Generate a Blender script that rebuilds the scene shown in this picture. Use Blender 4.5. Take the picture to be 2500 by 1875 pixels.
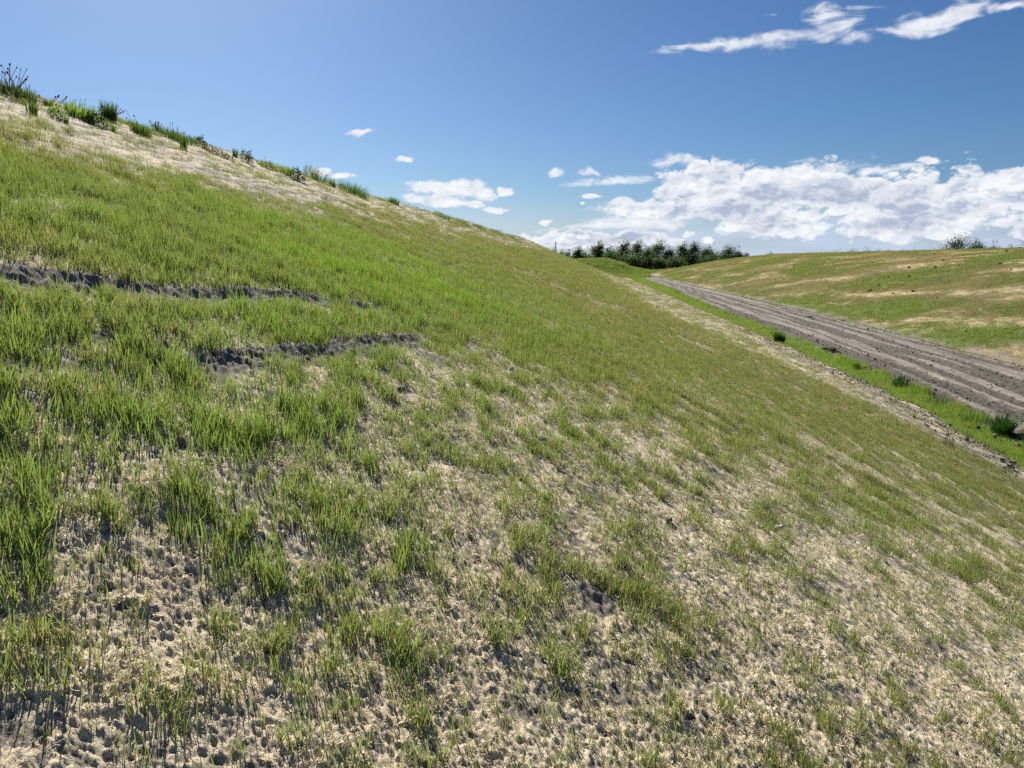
import bpy, math, random
import numpy as np
from mathutils import Vector, Euler

for o in list(bpy.data.objects): bpy.data.objects.remove(o)
R = math.radians
SC = bpy.context.scene
COL = SC.collection
random.seed(7)
RNG = np.random.default_rng(11)

# ---- camera ---------------------------------------------------------------
cd = bpy.data.cameras.new('camera')
cd.sensor_width = 36.0; cd.lens = 27.04
cd.clip_start = 0.05; cd.clip_end = 20000
cam = bpy.data.objects.new('camera', cd); COL.objects.link(cam)
cam.location = (0, 0, 0); cam.rotation_euler = (R(90 - 9.5), 0, 0)
SC.camera = cam

# ---- sun, sky, exposure ---------------------------------------------------
SUN_AZ, SUN_EL = -24.0, 35.5            # degrees, azimuth clockwise from +Y
sd = Vector((math.sin(R(SUN_AZ)) * math.cos(R(SUN_EL)), math.cos(R(SUN_AZ)) * math.cos(R(SUN_EL)), math.sin(R(SUN_EL))))
sl = bpy.data.lights.new('sun', 'SUN'); sl.energy = 5.0; sl.angle = R(0.5); sl.color = (1.0, 0.95, 0.87)
so = bpy.data.objects.new('sun', sl); COL.objects.link(so)
so.rotation_euler = sd.to_track_quat('Z', 'Y').to_euler(); so.location = sd * 500
SC.view_settings.view_transform = 'Standard'; SC.view_settings.look = 'None'
SC.view_settings.gamma = 1.0; SC.view_settings.use_curve_mapping = False
SC.view_settings.exposure = 1.0
SC.render.engine = 'CYCLES'
SC.cycles.max_bounces = 5; SC.cycles.diffuse_bounces = 2; SC.cycles.glossy_bounces = 2
SC.cycles.transmission_bounces = 4; SC.cycles.transparent_max_bounces = 8
SC.cycles.use_adaptive_sampling = True; SC.cycles.adaptive_threshold = 0.02
SC.cycles.use_denoising = False

SKY_STRENGTH = 0.05
SKY_SAT, SKY_VAL = 1.10, 0.73
SKY_TINT = (0.86, 0.98, 1.06)
world = bpy.data.worlds.new('World'); SC.world = world; world.use_nodes = True
WT = world.node_tree; WT.nodes.clear()
world.cycles.sampling_method = 'MANUAL'; world.cycles.sample_map_resolution = 512

class NX:
    """small helper to write node maths as expressions"""
    def __init__(s, nt): s.nt = nt
    def n(s, t, **kw):
        nd = s.nt.nodes.new(t)
        for k, v in kw.items(): setattr(nd, k, v)
        return nd
    def put(s, sock, v):
        if isinstance(v, bpy.types.NodeSocket): s.nt.links.new(v, sock)
        elif sock.type == 'RGBA' and len(v) == 3: sock.default_value = (*v, 1)
        else: sock.default_value = v
    def m(s, op, a, b=0.0, c=0.0, clamp=False):
        nd = s.n('ShaderNodeMath', operation=op, use_clamp=clamp)
        s.put(nd.inputs[0], a); s.put(nd.inputs[1], b); s.put(nd.inputs[2], c)
        return nd.outputs[0]
    def v(s, op, a, b=(0, 0, 0)):
        nd = s.n('ShaderNodeVectorMath', operation=op)
        s.put(nd.inputs[0], a); s.put(nd.inputs[1], b)
        return nd.outputs['Value'] if op in ('DOT_PRODUCT', 'LENGTH') else nd.outputs[0]
    def noise(s, vec, scale, detail=5, rough=0.5, dist=0.0, lac=2.0, col=False, dim='3D'):
        nd = s.n('ShaderNodeTexNoise'); nd.noise_dimensions = dim
        s.put(nd.inputs['Vector'], vec); nd.inputs['Scale'].default_value = scale
        nd.inputs['Detail'].default_value = detail; nd.inputs['Roughness'].default_value = rough
        nd.inputs['Lacunarity'].default_value = lac; nd.inputs['Distortion'].default_value = dist
        return nd.outputs['Color' if col else 'Fac']
    def rng(s, x, a, b, c=0.0, d=1.0, smooth=True):
        nd = s.n('ShaderNodeMapRange', interpolation_type='SMOOTHSTEP' if smooth else 'LINEAR')
        s.put(nd.inputs[0], x); s.put(nd.inputs[1], a); s.put(nd.inputs[2], b); s.put(nd.inputs[3], c); s.put(nd.inputs[4], d)
        return nd.outputs[0]
    def mix(s, f, a, b, blend='MIX'):
        nd = s.n('ShaderNodeMix', data_type='RGBA', blend_type=blend)
        s.put(nd.inputs[0], f)
        s.put(nd.inputs[6], a if isinstance(a, bpy.types.NodeSocket) else (*a, 1)); s.put(nd.inputs[7], b if isinstance(b, bpy.types.NodeSocket) else (*b, 1))
        return nd.outputs[2]
    def attr(s, name, kind='GEOMETRY'):
        nd = s.n('ShaderNodeAttribute', attribute_name=name, attribute_type=kind)
        return nd.outputs['Fac']

def build_sky():
    X = NX(WT)
    sky = X.n('ShaderNodeTexSky', sky_type='NISHITA')
    sky.sun_disc = False; sky.sun_elevation = R(SUN_EL); sky.sun_rotation = R(SUN_AZ)
    sky.altitude = 100; sky.air_density = 0.85; sky.dust_density = 0.65; sky.ozone_density = 6.0
    tc = X.n('ShaderNodeTexCoord'); d = tc.outputs['Generated']
    sp = X.n('ShaderNodeSeparateXYZ'); WT.links.new(d, sp.inputs[0])
    az = X.m('MULTIPLY', X.m('ARCTAN2', sp.outputs[0], sp.outputs[1]), 57.2958)
    el = X.m('MULTIPLY', X.m('ARCSINE', sp.outputs[2]), 57.2958)
    cb = X.n('ShaderNodeCombineXYZ'); WT.links.new(az, cb.inputs[0]); WT.links.new(el, cb.inputs[1])
    P = cb.outputs[0]
    # the cloud shapes: (azimuth, elevation, half width, half height) in degrees
    def bodies(Pv, lst):
        r = None
        for a, e, ra, re in lst:
            q = X.v('MULTIPLY', X.v('SUBTRACT', Pv, (a, e, 0)), (1 / ra, 1 / re, 0))
            w = X.m('SUBTRACT', 1.0, X.v('LENGTH', q))
            r = w if r is None else X.m('MAXIMUM', r, w)
        return r
    warp = X.v('MULTIPLY', X.v('SUBTRACT', X.noise(P, 0.35, 3, 0.55, col=True, dim='2D'), (0.5, 0.5, 0.5)), (3.2, 1.3, 0))
    Pw = X.v('ADD', P, warp)
    low = bodies(Pw, CLOUD_LOW)
    wisp = bodies(Pw, CLOUD_WISP)
    small = bodies(X.v('ADD', P, X.v('MULTIPLY', warp, (0.55, 0.55, 0))), CLOUD_SMALL)
    Pn = X.v('MULTIPLY', P, (0.62, 1.15, 1))
    def puffs(vec):
        a = X.noise(vec, 0.42, 9, 0.53, dim='2D')
        vo = X.n('ShaderNodeTexVoronoi', feature='F1', voronoi_dimensions='2D'); vo.inputs['Scale'].default_value = 1.1
        vo.inputs['Detail'].default_value = 3; vo.inputs['Roughness'].default_value = 0.6
        X.put(vo.inputs['Vector'], X.v('ADD', vec, X.v('MULTIPLY', X.v('SUBTRACT', X.noise(vec, 1.2, 2, 0.6, col=True, dim='2D'), (0.5,) * 3), (0.9, 0.9, 0))))
        return X.m('ADD', X.m('MULTIPLY', a, 0.95), X.m('MULTIPLY', X.m('SUBTRACT', 0.42, vo.outputs['Distance']), 0.36))
    n0 = puffs(Pn)
    def soft(vec): return X.noise(vec, 0.55, 4, 0.52, dist=0.3, dim='2D')
    n1 = puffs(X.v('ADD', Pn, (-0.14, 0.30, 0)))        # towards the sun: how much cloud lies in front of the light
    dl = X.m('ADD', X.m('MULTIPLY', low, 1.0), X.m('SUBTRACT', n0, 0.40))
    ns = X.noise(X.v('MULTIPLY', P, (0.16, 0.62, 1)), 1.25, 8, 0.62, dist=0.5, dim='2D')
    ds = X.m('ADD', X.m('MULTIPLY', small, 0.75), X.m('ADD', X.m('MULTIPLY', X.m('SUBTRACT', n0, 0.47), 0.65), X.m('MULTIPLY', X.m('SUBTRACT', ns, 0.50), 0.8)))
    dw = X.m('ADD', X.m('MULTIPLY', wisp, 0.62), X.m('MULTIPLY', X.m('SUBTRACT', ns, 0.52), 1.9))
    al = X.rng(dl, -0.03, 0.25); as_ = X.rng(ds, -0.02, 0.30); aw = X.m('MULTIPLY', X.rng(dw, -0.06, 0.50), 0.88)
    # flat bases and a pale veil near the horizon
    veil = X.m('MULTIPLY', X.rng(el, 4.4, 1.2), X.m('ADD', X.m('MULTIPLY', X.rng(az, 4.0, 12.0), 0.45), 0.5))
    veil = X.m('MULTIPLY', veil, X.rng(X.noise(X.v('MULTIPLY', P, (0.10, 0.55, 1)), 1.0, 3, 0.5, dim='2D'), 0.3, 0.62, 0.55, 1.0))
    lit = X.m('ADD', X.m('MULTIPLY', X.rng(X.m('SUBTRACT', n0, n1), -0.12, 0.12), 0.45), X.m('MULTIPLY', X.rng(X.m('SUBTRACT', soft(Pn), soft(X.v('ADD', Pn, (-0.25, 0.75, 0)))), -0.16, 0.12), 0.55))
    core = X.rng(dl, 0.12, 0.62)
    big = X.rng(X.noise(X.v('MULTIPLY', P, (0.20, 0.55, 1)), 0.8, 3, 0.55, dim='2D'), 0.40, 0.64)
    shade = X.m('MULTIPLY', X.m('SUBTRACT', 1.0, lit), X.m('ADD', X.m('MULTIPLY', core, 0.62), 0.34), clamp=True)
    shade = X.m('ADD', shade, X.m('MULTIPLY', X.m('MULTIPLY', big, core), 0.42), clamp=True)
    white = (0.95, 0.97, 1.0); grey = (0.44, 0.51, 0.66)
    ccol = X.mix(shade, white, grey)
    k = 1.0 / (2 ** SC.view_settings.exposure)
    a_all = X.m('MAXIMUM', X.m('MAXIMUM', al, as_), aw)
    bg = X.n('ShaderNodeBackground'); bg.inputs['Strength'].default_value = SKY_STRENGTH
    hs = X.n('ShaderNodeHueSaturation'); hs.inputs['Saturation'].default_value = SKY_SAT; hs.inputs['Value'].default_value = SKY_VAL
    WT.links.new(sky.outputs[0], hs.inputs['Color']); WT.links.new(X.mix(1.0, hs.outputs[0], SKY_TINT, 'MULTIPLY'), bg.inputs[0])
    bv = X.n('ShaderNodeBackground'); bv.inputs[0].default_value = (0.56, 0.66, 0.84, 1); bv.inputs['Strength'].default_value = k
    bc = X.n('ShaderNodeBackground'); bc.inputs['Strength'].default_value = k
    WT.links.new(ccol, bc.inputs[0])
    m0 = X.n('ShaderNodeMixShader'); WT.links.new(veil, m0.inputs[0]); WT.links.new(bg.outputs[0], m0.inputs[1]); WT.links.new(bv.outputs[0], m0.inputs[2])
    m1 = X.n('ShaderNodeMixShader'); WT.links.new(a_all, m1.inputs[0]); WT.links.new(m0.outputs[0], m1.inputs[1]); WT.links.new(bc.outputs[0], m1.inputs[2])
    out = X.n('ShaderNodeOutputWorld'); WT.links.new(m1.outputs[0], out.inputs[0])

CLOUD_LOW = [
    (13.6, 4.9, 3.6, 2.3), (16.8, 4.0, 4.6, 2.5), (21.5, 4.4, 4.6, 2.3), (26, 3.7, 4.6, 2.2), (30, 3.7, 4.6, 2.1), (34.5, 4.0, 5, 2.2),
    (42, 4.0, 7, 2.6), (52, 3.6, 8, 2.4), (64, 3.0, 8, 2.0),
    (10.6, 3.1, 3.6, 1.1), (19, 2.2, 5, 1.3), (27, 2.1, 6, 1.3), (36, 2.0, 6, 1.4), (4.5, 1.15, 5.2, 0.75), (9, 1.2, 4, 0.6),
    (-40, 3.2, 5, 1.2), (-56, 4.0, 7, 1.8), (-75, 3.0, 8, 1.6), (85, 4.0, 8, 1.7), (120, 3.5, 9, 1.8), (165, 4, 9, 2), (-120, 4, 9, 2)]
CLOUD_WISP = [(7.4, 5.15, 3.4, 0.62), (12.6, 6.65, 3.0, 0.45), (22.0, 6.0, 2.6, 0.5), (25.4, 5.6, 2.4, 0.4), (8.2, 3.0, 3.8, 0.6), (4.2, 1.95, 5.2, 0.42), (9.8, 2.3, 4.0, 0.4),
    (17.0, 14.0, 5.4, 0.62), (20.4, 14.8, 3.2, 0.75), (13.5, 13.9, 3.2, 0.35), (27.2, 13.95, 3.5, 0.75), (31.6, 14.2, 1.9, 0.42), (-11.0, 8.45, 0.9, 0.22), (5.5, 6.0, 0.9, 0.3),
    (45, 14, 5, 0.9), (-60, 13, 6, 0.8)]
CLOUD_SMALL = [(-6.0, 5.0, 3.3, 0.75), (-4.0, 4.9, 2.3, 0.95), (-2.6, 4.55, 1.7, 0.75), (-0.5, 4.55, 0.75, 0.42), (-5.0, 3.75, 2.3, 0.62), (-7.2, 4.0, 1.6, 0.5), (-2.9, 3.5, 0.8, 0.4), (-1.3, 3.2, 1.5, 0.32),
    (-7.8, 6.7, 0.95, 0.28), (-13.7, 5.75, 1.3, 0.45), (-12.3, 5.45, 1.2, 0.25), (-11.0, 8.5, 0.6, 0.2), (3.2, 5.9, 1.35, 0.55), (6.1, 4.2, 0.9, 0.28), (5.2, 3.6, 0.5, 0.16), (8.4, 3.85, 0.9, 0.4), (2.7, 2.45, 0.8, 0.30),
    (27.8, 5.95, 1.25, 0.34), (33.2, 5.9, 0.35, 0.12), (12.5, 1.5, 0.7, 0.3), (14.2, 1.1, 0.9, 0.35)]
build_sky()

# ---- terrain maths --------------------------------------------------------
def _hash(ix, iy, seed):
    h = (ix.astype(np.int64) * 374761393 + iy.astype(np.int64) * 668265263 + seed * 974634777) & 0xffffffff
    h = ((h ^ (h >> 13)) * 1274126177) & 0xffffffff
    return ((h ^ (h >> 16)) & 0xffffff).astype(np.float64) / 16777215.0

def vnoise(x, y, seed=0):
    """gradient noise, about -1..1"""
    ix = np.floor(x); iy = np.floor(y)
    fx = x - ix; fy = y - iy
    ux = fx * fx * fx * (fx * (fx * 6 - 15) + 10); uy = fy * fy * fy * (fy * (fy * 6 - 15) + 10)
    def g(dx, dy):
        a = _hash(ix + dx, iy + dy, seed) * 6.28318
        return np.cos(a) * (fx - dx) + np.sin(a) * (fy - dy)
    a = g(0, 0); b = g(1, 0); c = g(0, 1); d = g(1, 1)
    return 1.5 * ((a * (1 - ux) + b * ux) * (1 - uy) + (c * (1 - ux) + d * ux) * uy)

def fbm(x, y, octv=4, seed=0, gain=0.5):
    r = np.zeros_like(np.asarray(x, dtype=float)); a = 1.0; t = 0.0
    for i in range(octv):
        r += a * vnoise(x * 2.03 ** i + 17.3 * i, y * 2.03 ** i - 9.1 * i, seed + i)
        t += a; a *= gain
    return r / t

def sstep(a, b, x):
    t = np.clip((x - a) / (b - a), 0, 1)
    return t * t * (3 - 2 * t)

def lin(y, ys, xs):
    ys = np.asarray(ys, float); xs = np.asarray(xs, float)
    r = np.interp(y, ys, xs)
    lo = (xs[1] - xs[0]) / (ys[1] - ys[0])
    r = np.where(y < ys[0], xs[0] + (y - ys[0]) * lo, r)
    return r

ZR = -6.0                      # level of the dirt road
def x_road_left(y):  return lin(y, [24, 39, 58, 100, 215, 260], [16.6, 19.1, 21.2, 24.6, 35.2, 39])
def x_road_right(y): return lin(y, [42, 54, 80, 117, 215, 260], [28.0, 29.4, 31.9, 34.4, 39.8, 42])
def x_toe(y):        return lin(y, [21, 30, 52, 90, 180, 260], [14.5, 16.3, 18.5, 21.4, 29.3, 36])
def x_crest(y):      return -10 + 0.09 * np.asarray(y, float)

def softmin(a, b, k):
    h = np.clip(0.5 + 0.5 * (b - a) / k, 0, 1)
    return b * (1 - h) + a * h - k * h * (1 - h)

def softpos(e, k):
    e = np.asarray(e, float)
    return np.where(e > 6 * k, e, k * np.log1p(np.exp(np.minimum(e, 6 * k) / k)))

def base_height(x, y):
    x = np.asarray(x, float); y = np.asarray(y, float)
    xt = x_toe(y); xc = x_crest(y)
    # left embankment: straight face, rounded crest
    q = (x - xc) / (xt - xc)
    up = 0.11 * (1 - sstep(18, 42, y))
    face = 2.84 + up - (8.94 + up) * q - CONC * sstep(20, 45, y) * np.clip(4 * q * (1 - q), 0, 1)
    face = softmin(face, 2.84 + up + 0.04 * np.clip(xc - x, 0, 10), 0.5)
    e = ((y - 150) - (x - 3.5) * 1.2) / 1.56
    face = face - 0.36 * softpos(e, 3.0)
    xl = x_road_left(y); xr = x_road_right(y)
    mid = 0.5 * (xt + xl); half = np.maximum(0.5 * (xl - xt), 0.3)
    valley = ZR - 0.28 * np.exp(-((x - mid) / half) ** 2)
    z = -softmin(-face, -valley, 0.5)
    # right embankment: convex face
    H = np.interp(y, [-50, 100, 213, 232, 262], [6.9, 6.9, 6.4, 5.7, 0.0])
    d = x - xr
    qq = np.clip(d / 36.0, 0, 1)
    right = ZR + H * (1 - (1 - qq) ** 1.7)
    right = right - H * sstep(47, 78, d)
    z = np.where(d > 0, np.maximum(right, valley), z)
    # grassy bump past the end of the road
    b = 4.7 * np.exp(-(((x - 21) / 12.5) ** 4) - (((y - 238) / 16) ** 2)) + 2.1 * np.exp(-(((x - 36) / 7.5) ** 2) - (((y - 240) / 13) ** 2))
    z = z + b
    return z

CONC = 0.6

# ---- mesh helpers ---------------------------------------------------------
def tag(o, label=None, cat=None, group=None, kind=None):
    if label: o['label'] = label
    if cat: o['category'] = cat
    if group: o['group'] = group
    if kind: o['kind'] = kind
    return o

def mesh_np(name, V, F, mats, smooth=True, attrs=None, fmat=None):
    """mesh from arrays; F is a list of (n,k) index arrays"""
    me = bpy.data.meshes.new(name)
    V = np.asarray(V, np.float32)
    me.vertices.add(len(V)); me.vertices.foreach_set('co', V.ravel())
    Fs = [np.asarray(f, np.int32) for f in (F if isinstance(F, list) else [F]) if len(f)]
    loops = np.concatenate([f.ravel() for f in Fs])
    tot = np.concatenate([np.full(len(f), f.shape[1], np.int32) for f in Fs])
    me.loops.add(len(loops)); me.loops.foreach_set('vertex_index', loops)
    me.polygons.add(len(tot))
    st = np.concatenate([[0], np.cumsum(tot)[:-1]]).astype(np.int32)
    me.polygons.foreach_set('loop_start', st)
    if fmat is not None: me.polygons.foreach_set('material_index', np.asarray(fmat, np.int32))
    me.polygons.foreach_set('use_smooth', np.full(len(tot), smooth))
    for k, v in (attrs or {}).items():
        a = me.attributes.new(k, 'FLOAT', 'POINT'); a.data.foreach_set('value', np.asarray(v, np.float32))
    for m in (mats if isinstance(mats, list) else [mats]): me.materials.append(m)
    me.update(calc_edges=True)
    return me

def obj(name, me, parent=None, loc=None, rot=None):
    o = bpy.data.objects.new(name, me); COL.objects.link(o)
    if parent is not None: o.parent = parent
    if loc is not None: o.location = loc
    if rot is not None: o.rotation_euler = rot
    return o

def empty(name, loc, rz=0.0):
    o = bpy.data.objects.new(name, None); COL.objects.link(o)
    o.location = loc; o.rotation_euler = (0, 0, rz); o.empty_display_size = 0.1
    return o

class Bag:
    """collects triangles and quads with a per-vertex value h"""
    def __init__(s): s.V = []; s.Q = []; s.T = []; s.h = []
    def add(s, v, q=(), t=(), h=0.0):
        b = len(s.V); s.V.extend(v)
        s.h.extend(h if hasattr(h, '__len__') else [h] * len(v))
        s.Q.extend([tuple(i + b for i in f) for f in q]); s.T.extend([tuple(i + b for i in f) for f in t])
    def mesh(s, name, mats, smooth=True):
        F = [np.array(s.Q, np.int32).reshape(-1, 4), np.array(s.T, np.int32).reshape(-1, 3)]
        return mesh_np(name, np.array(s.V), F, mats, smooth, {'h': s.h})
    def blade(s, x, y, z, L, w, az, bend, lean=0.0, laz=0.0, seg=3, h0=0.0):
        """one grass blade, bending over towards az"""
        dx, dy = math.cos(az), math.sin(az); sx, sy = -dy, dx
        v = []; hs = []
        for i in range(seg):
            t = i / seg
            a = bend * t * t; r = L * a * 0.75 ; zz = L * t * (1 - 0.35 * bend * t)
            ww = w * (1 - 0.55 * t) * (0.75 if i == 0 else 1)
            cx = x + dx * r + math.cos(laz) * lean * L * t; cy = y + dy * r + math.sin(laz) * lean * L * t
            v += [(cx - sx * ww / 2, cy - sy * ww / 2, z + zz), (cx + sx * ww / 2, cy + sy * ww / 2, z + zz)]; hs += [t, t]
        v.append((x + dx * L * bend * 0.75 + math.cos(laz) * lean * L, y + dy * L * bend * 0.75 + math.sin(laz) * lean * L, z + L * (1 - 0.35 * bend))); hs.append(1.0)
        s.add(v, [(2 * i, 2 * i + 1, 2 * i + 3, 2 * i + 2) for i in range(seg - 1)], [(2 * seg - 2, 2 * seg - 1, 2 * seg)], [h0 + (1 - h0) * t for t in hs])
    def leaf(s, p, L, w, az, pitch, h=0.5):
        d = Vector((math.cos(az) * math.cos(pitch), math.sin(az) * math.cos(pitch), math.sin(pitch)))
        sd_ = Vector((-math.sin(az), math.cos(az), 0)); up = d.cross(sd_)
        p = Vector(p)
        v = [p, p + d * L * .45 + sd_ * w / 2 + up * L * .06, p + d * L * .45 - sd_ * w / 2 + up * L * .06, p + d * L - up * L * .04]
        s.add([tuple(q) for q in v], [(0, 1, 3, 2)], [], h)
    def tube(s, pts, rad, n=5, h=0.5):
        pts = [Vector(p) for p in pts]; v = []
        for i, p in enumerate(pts):
            d = (pts[min(i + 1, len(pts) - 1)] - pts[max(i - 1, 0)]).normalized()
            a = d.orthogonal().normalized(); b = d.cross(a)
            for k in range(n):
                t = 2 * math.pi * k / n
                v.append(tuple(p + (a * math.cos(t) + b * math.sin(t)) * rad[i]))
        q = [(i * n + k, i * n + (k + 1) % n, (i + 1) * n + (k + 1) % n, (i + 1) * n + k) for i in range(len(pts) - 1) for k in range(n)]
        m = len(pts) - 1
        t = [(m * n, m * n + k, m * n + k + 1) for k in range(1, n - 1)]
        s.add(v, q, t, h)
    def lump(s, c, r, n=6, rough=0.3, h=0.5, rnd=random):
        v = []; rings = 3
        for i in range(rings):
            th = math.pi * (i + 0.6) / (rings + 0.2)
            for k in range(n):
                ph = 2 * math.pi * (k + 0.5 * (i % 2)) / n
                f = 1 + rnd.uniform(-rough, rough)
                v.append((c[0] + r[0] * f * math.sin(th) * math.cos(ph), c[1] + r[1] * f * math.sin(th) * math.sin(ph), c[2] + r[2] * f * math.cos(th)))
        q = [(i * n + k, i * n + (k + 1) % n, (i + 1) * n + (k + 1) % n, (i + 1) * n + k) for i in range(rings - 1) for k in range(n)]
        t = [(0, k, k + 1) for k in range(1, n - 1)] + [((rings - 1) * n, (rings - 1) * n + k + 1, (rings - 1) * n + k) for k in range(1, n - 1)]
        s.add(v, [f[::-1] for f in q], t, h)

# ---- materials ------------------------------------------------------------
def mat(name):
    m = bpy.data.materials.new(name); m.use_nodes = True
    m.node_tree.nodes.clear(); X = NX(m.node_tree)
    out = X.n('ShaderNodeOutputMaterial')
    return m, X, out

def pbsdf(X, out, col, rough=0.9, spec=0.2, bump=None, bd=0.01, bs=0.6):
    p = X.n('ShaderNodeBsdfPrincipled'); X.put(p.inputs['Base Color'], col)
    X.put(p.inputs['Roughness'], rough); p.inputs['Specular IOR Level'].default_value = spec
    if bump is not None:
        b = X.n('ShaderNodeBump'); b.inputs['Strength'].default_value = bs; b.inputs['Distance'].default_value = bd
        X.put(b.inputs['Height'], bump); X.nt.links.new(b.outputs[0], p.inputs['Normal'])
    X.nt.links.new(p.outputs[0], out.inputs[0])
    return p

def leafy(name, colour_fn, trans=0.45, rough=0.55, spec=0.25, tint=(1.15, 1.25, 0.55)):
    """leaf: reflects and lets light through"""
    m, X, out = mat(name)
    col = colour_fn(X)
    p = X.n('ShaderNodeBsdfPrincipled'); X.put(p.inputs['Base Color'], col); p.inputs['Roughness'].default_value = rough
    p.inputs['Specular IOR Level'].default_value = spec
    t = X.n('ShaderNodeBsdfTranslucent'); X.put(t.inputs[0], X.mix(1.0, col, tint, 'MULTIPLY'))
    mx = X.n('ShaderNodeMixShader'); mx.inputs[0].default_value = trans
    X.nt.links.new(p.outputs[0], mx.inputs[1]); X.nt.links.new(t.outputs[0], mx.inputs[2]); X.nt.links.new(mx.outputs[0], out.inputs[0])
    return m

def ramp(X, f, stops):
    r = X.n('ShaderNodeValToRGB'); e = r.color_ramp.elements
    while len(e) < len(stops): e.new(0.5)
    for el_, (p, c) in zip(e, stops): el_.position = p; el_.color = (*c, 1)
    X.put(r.inputs[0], f)
    return r.outputs[0]

def grass_colour(X):
    rnd = X.n('ShaderNodeObjectInfo').outputs['Random']
    f = X.m('ADD', X.attr('fresh', 'INSTANCER'), X.m('MULTIPLY', X.m('SUBTRACT', rnd, 0.5), 0.24), clamp=True)
    c = ramp(X, f, [(0.0, (0.36, 0.285, 0.165)), (0.14, (0.25, 0.21, 0.095)), (0.28, (0.190, 0.198, 0.082)), (0.52, (0.190, 0.225, 0.074)), (0.78, (0.178, 0.248, 0.066)), (1.0, (0.192, 0.29, 0.050))])
    h = X.attr('h')
    c = X.mix(X.rng(h, 0.42, 0.0, 0, 0.62), c, (0.13, 0.085, 0.04))       # reddish sheath at the foot of the blade
    return X.mix(X.rng(h, 0.86, 1.0, 0, 0.22), c, (0.30, 0.24, 0.09))     # dry tip
M_GRASS = leafy('grass_blade', grass_colour, 0.5, tint=(1.11, 1.14, 0.72))

def plain_leaf(name, a, b, **kw):
    def fn(X):
        g = X.n('ShaderNodeNewGeometry')
        return X.mix(X.m('MULTIPLY', g.outputs['Random Per Island'], 1.0), a, b)
    return leafy(name, fn, **kw)
M_LEAF = plain_leaf('weed_leaf', (0.05, 0.10, 0.025), (0.10, 0.17, 0.035), trans=0.4)
M_LEAF_DARK = plain_leaf('dark_weed_leaf', (0.038, 0.075, 0.026), (0.085, 0.13, 0.04), trans=0.36)
M_LEAF_LIGHT = plain_leaf('light_weed_blade', (0.11, 0.19, 0.04), (0.19, 0.27, 0.07), trans=0.5)
M_LEAF_RED = plain_leaf('reddish_weed_leaf', (0.12, 0.075, 0.045), (0.08, 0.11, 0.04), trans=0.35)
M_RUSH = plain_leaf('rush_blade', (0.02, 0.065, 0.012), (0.05, 0.12, 0.02), trans=0.3)
M_TREE = plain_leaf('tree_leaf', (0.040, 0.082, 0.026), (0.105, 0.160, 0.056), trans=0.4, tint=(1.1, 1.2, .6))
M_TREE_DARK = plain_leaf('dark_tree_leaf', (0.024, 0.054, 0.020), (0.070, 0.115, 0.038), trans=0.34)
M_TREE_SILVER = plain_leaf('silvery_tree_leaf', (0.050, 0.092, 0.034), (0.175, 0.215, 0.105), trans=0.26, tint=(1.1, 1.2, .7))
m, X, out = mat('seed_head_brown'); pbsdf(X, out, X.mix(X.noise(X.n('ShaderNodeTexCoord').outputs['Object'], 90, 2), (0.035, 0.022, 0.022), (0.10, 0.06, 0.05))); M_SEED = m
m, X, out = mat('dry_stem'); pbsdf(X, out, X.mix(X.noise(X.n('ShaderNodeTexCoord').outputs['Object'], 30, 2), (0.16, 0.10, 0.06), (0.26, 0.19, 0.10))); M_STEM = m
m, X, out = mat('seed_head_pale'); pbsdf(X, out, (0.5, 0.44, 0.36)); M_SEED_PALE = m
m, X, out = mat('bark'); pbsdf(X, out, X.mix(X.noise(X.n('ShaderNodeTexCoord').outputs['Object'], 4, 4), (0.05, 0.042, 0.035), (0.13, 0.11, 0.09)), bump=X.noise(X.n('ShaderNodeTexCoord').outputs['Object'], 12, 4), bd=0.05); M_BARK = m
m, X, out = mat('grey_metal'); pbsdf(X, out, X.mix(X.noise(X.n('ShaderNodeTexCoord').outputs['Object'], 2, 3), (0.10, 0.10, 0.10), (0.16, 0.16, 0.16)), 0.6); M_POLE = m
m, X, out = mat('dark_clod'); g = X.n('ShaderNodeNewGeometry').outputs['Position']; pbsdf(X, out, X.mix(X.noise(g, 14, 4), (0.045, 0.041, 0.036), (0.12, 0.105, 0.092)), bump=X.noise(g, 40, 4), bd=0.02); M_CLOD = m
m, X, out = mat('grey_clod'); g = X.n('ShaderNodeNewGeometry').outputs['Position']; pbsdf(X, out, X.mix(X.noise(g, 20, 4), (0.10, 0.09, 0.08), (0.24, 0.21, 0.18)), bump=X.noise(g, 60, 4), bd=0.01); M_CLOD_GREY = m
m, X, out = mat('straw'); g = X.n('ShaderNodeNewGeometry'); pbsdf(X, out, X.mix(g.outputs['Random Per Island'], (0.58, 0.475, 0.29), (0.78, 0.69, 0.48)), 0.8); M_STRAW = m

# slope: pale fibre mulch over grey silt
m, X, out = mat('mulched_soil'); g = X.n('ShaderNodeNewGeometry').outputs['Position']
fine = X.noise(g, 95, 5, 0.62); mid = X.noise(g, 14, 4, 0.55)
mul = X.attr('mulch')
f = X.rng(X.m('ADD', mul, X.m('ADD', X.m('MULTIPLY', X.m('SUBTRACT', fine, 0.5), 0.9), X.m('MULTIPLY', X.m('SUBTRACT', mid, 0.5), 0.5))), 0.34, 0.56)
mc = X.mix(X.rng(X.noise(g, 2.2, 4), 0.35, 0.65), (0.70, 0.605, 0.43), (0.61, 0.515, 0.36))
mc = X.mix(X.rng(X.noise(g, 210, 3, 0.6), 0.35, 0.7), X.mix(0.5, mc, (0.36, 0.27, 0.17)), mc)
sc_ = X.mix(X.noise(g, 5, 5), (0.125, 0.108, 0.090), (0.265, 0.235, 0.20))
c = X.mix(f, sc_, mc)
pbsdf(X, out, c, 0.95, 0.12, bump=X.m('ADD', X.m('MULTIPLY', fine, 0.5), X.m('MULTIPLY', X.noise(g, 260, 4, 0.6), 0.5)), bd=0.012, bs=0.9); M_SLOPE = m

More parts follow.
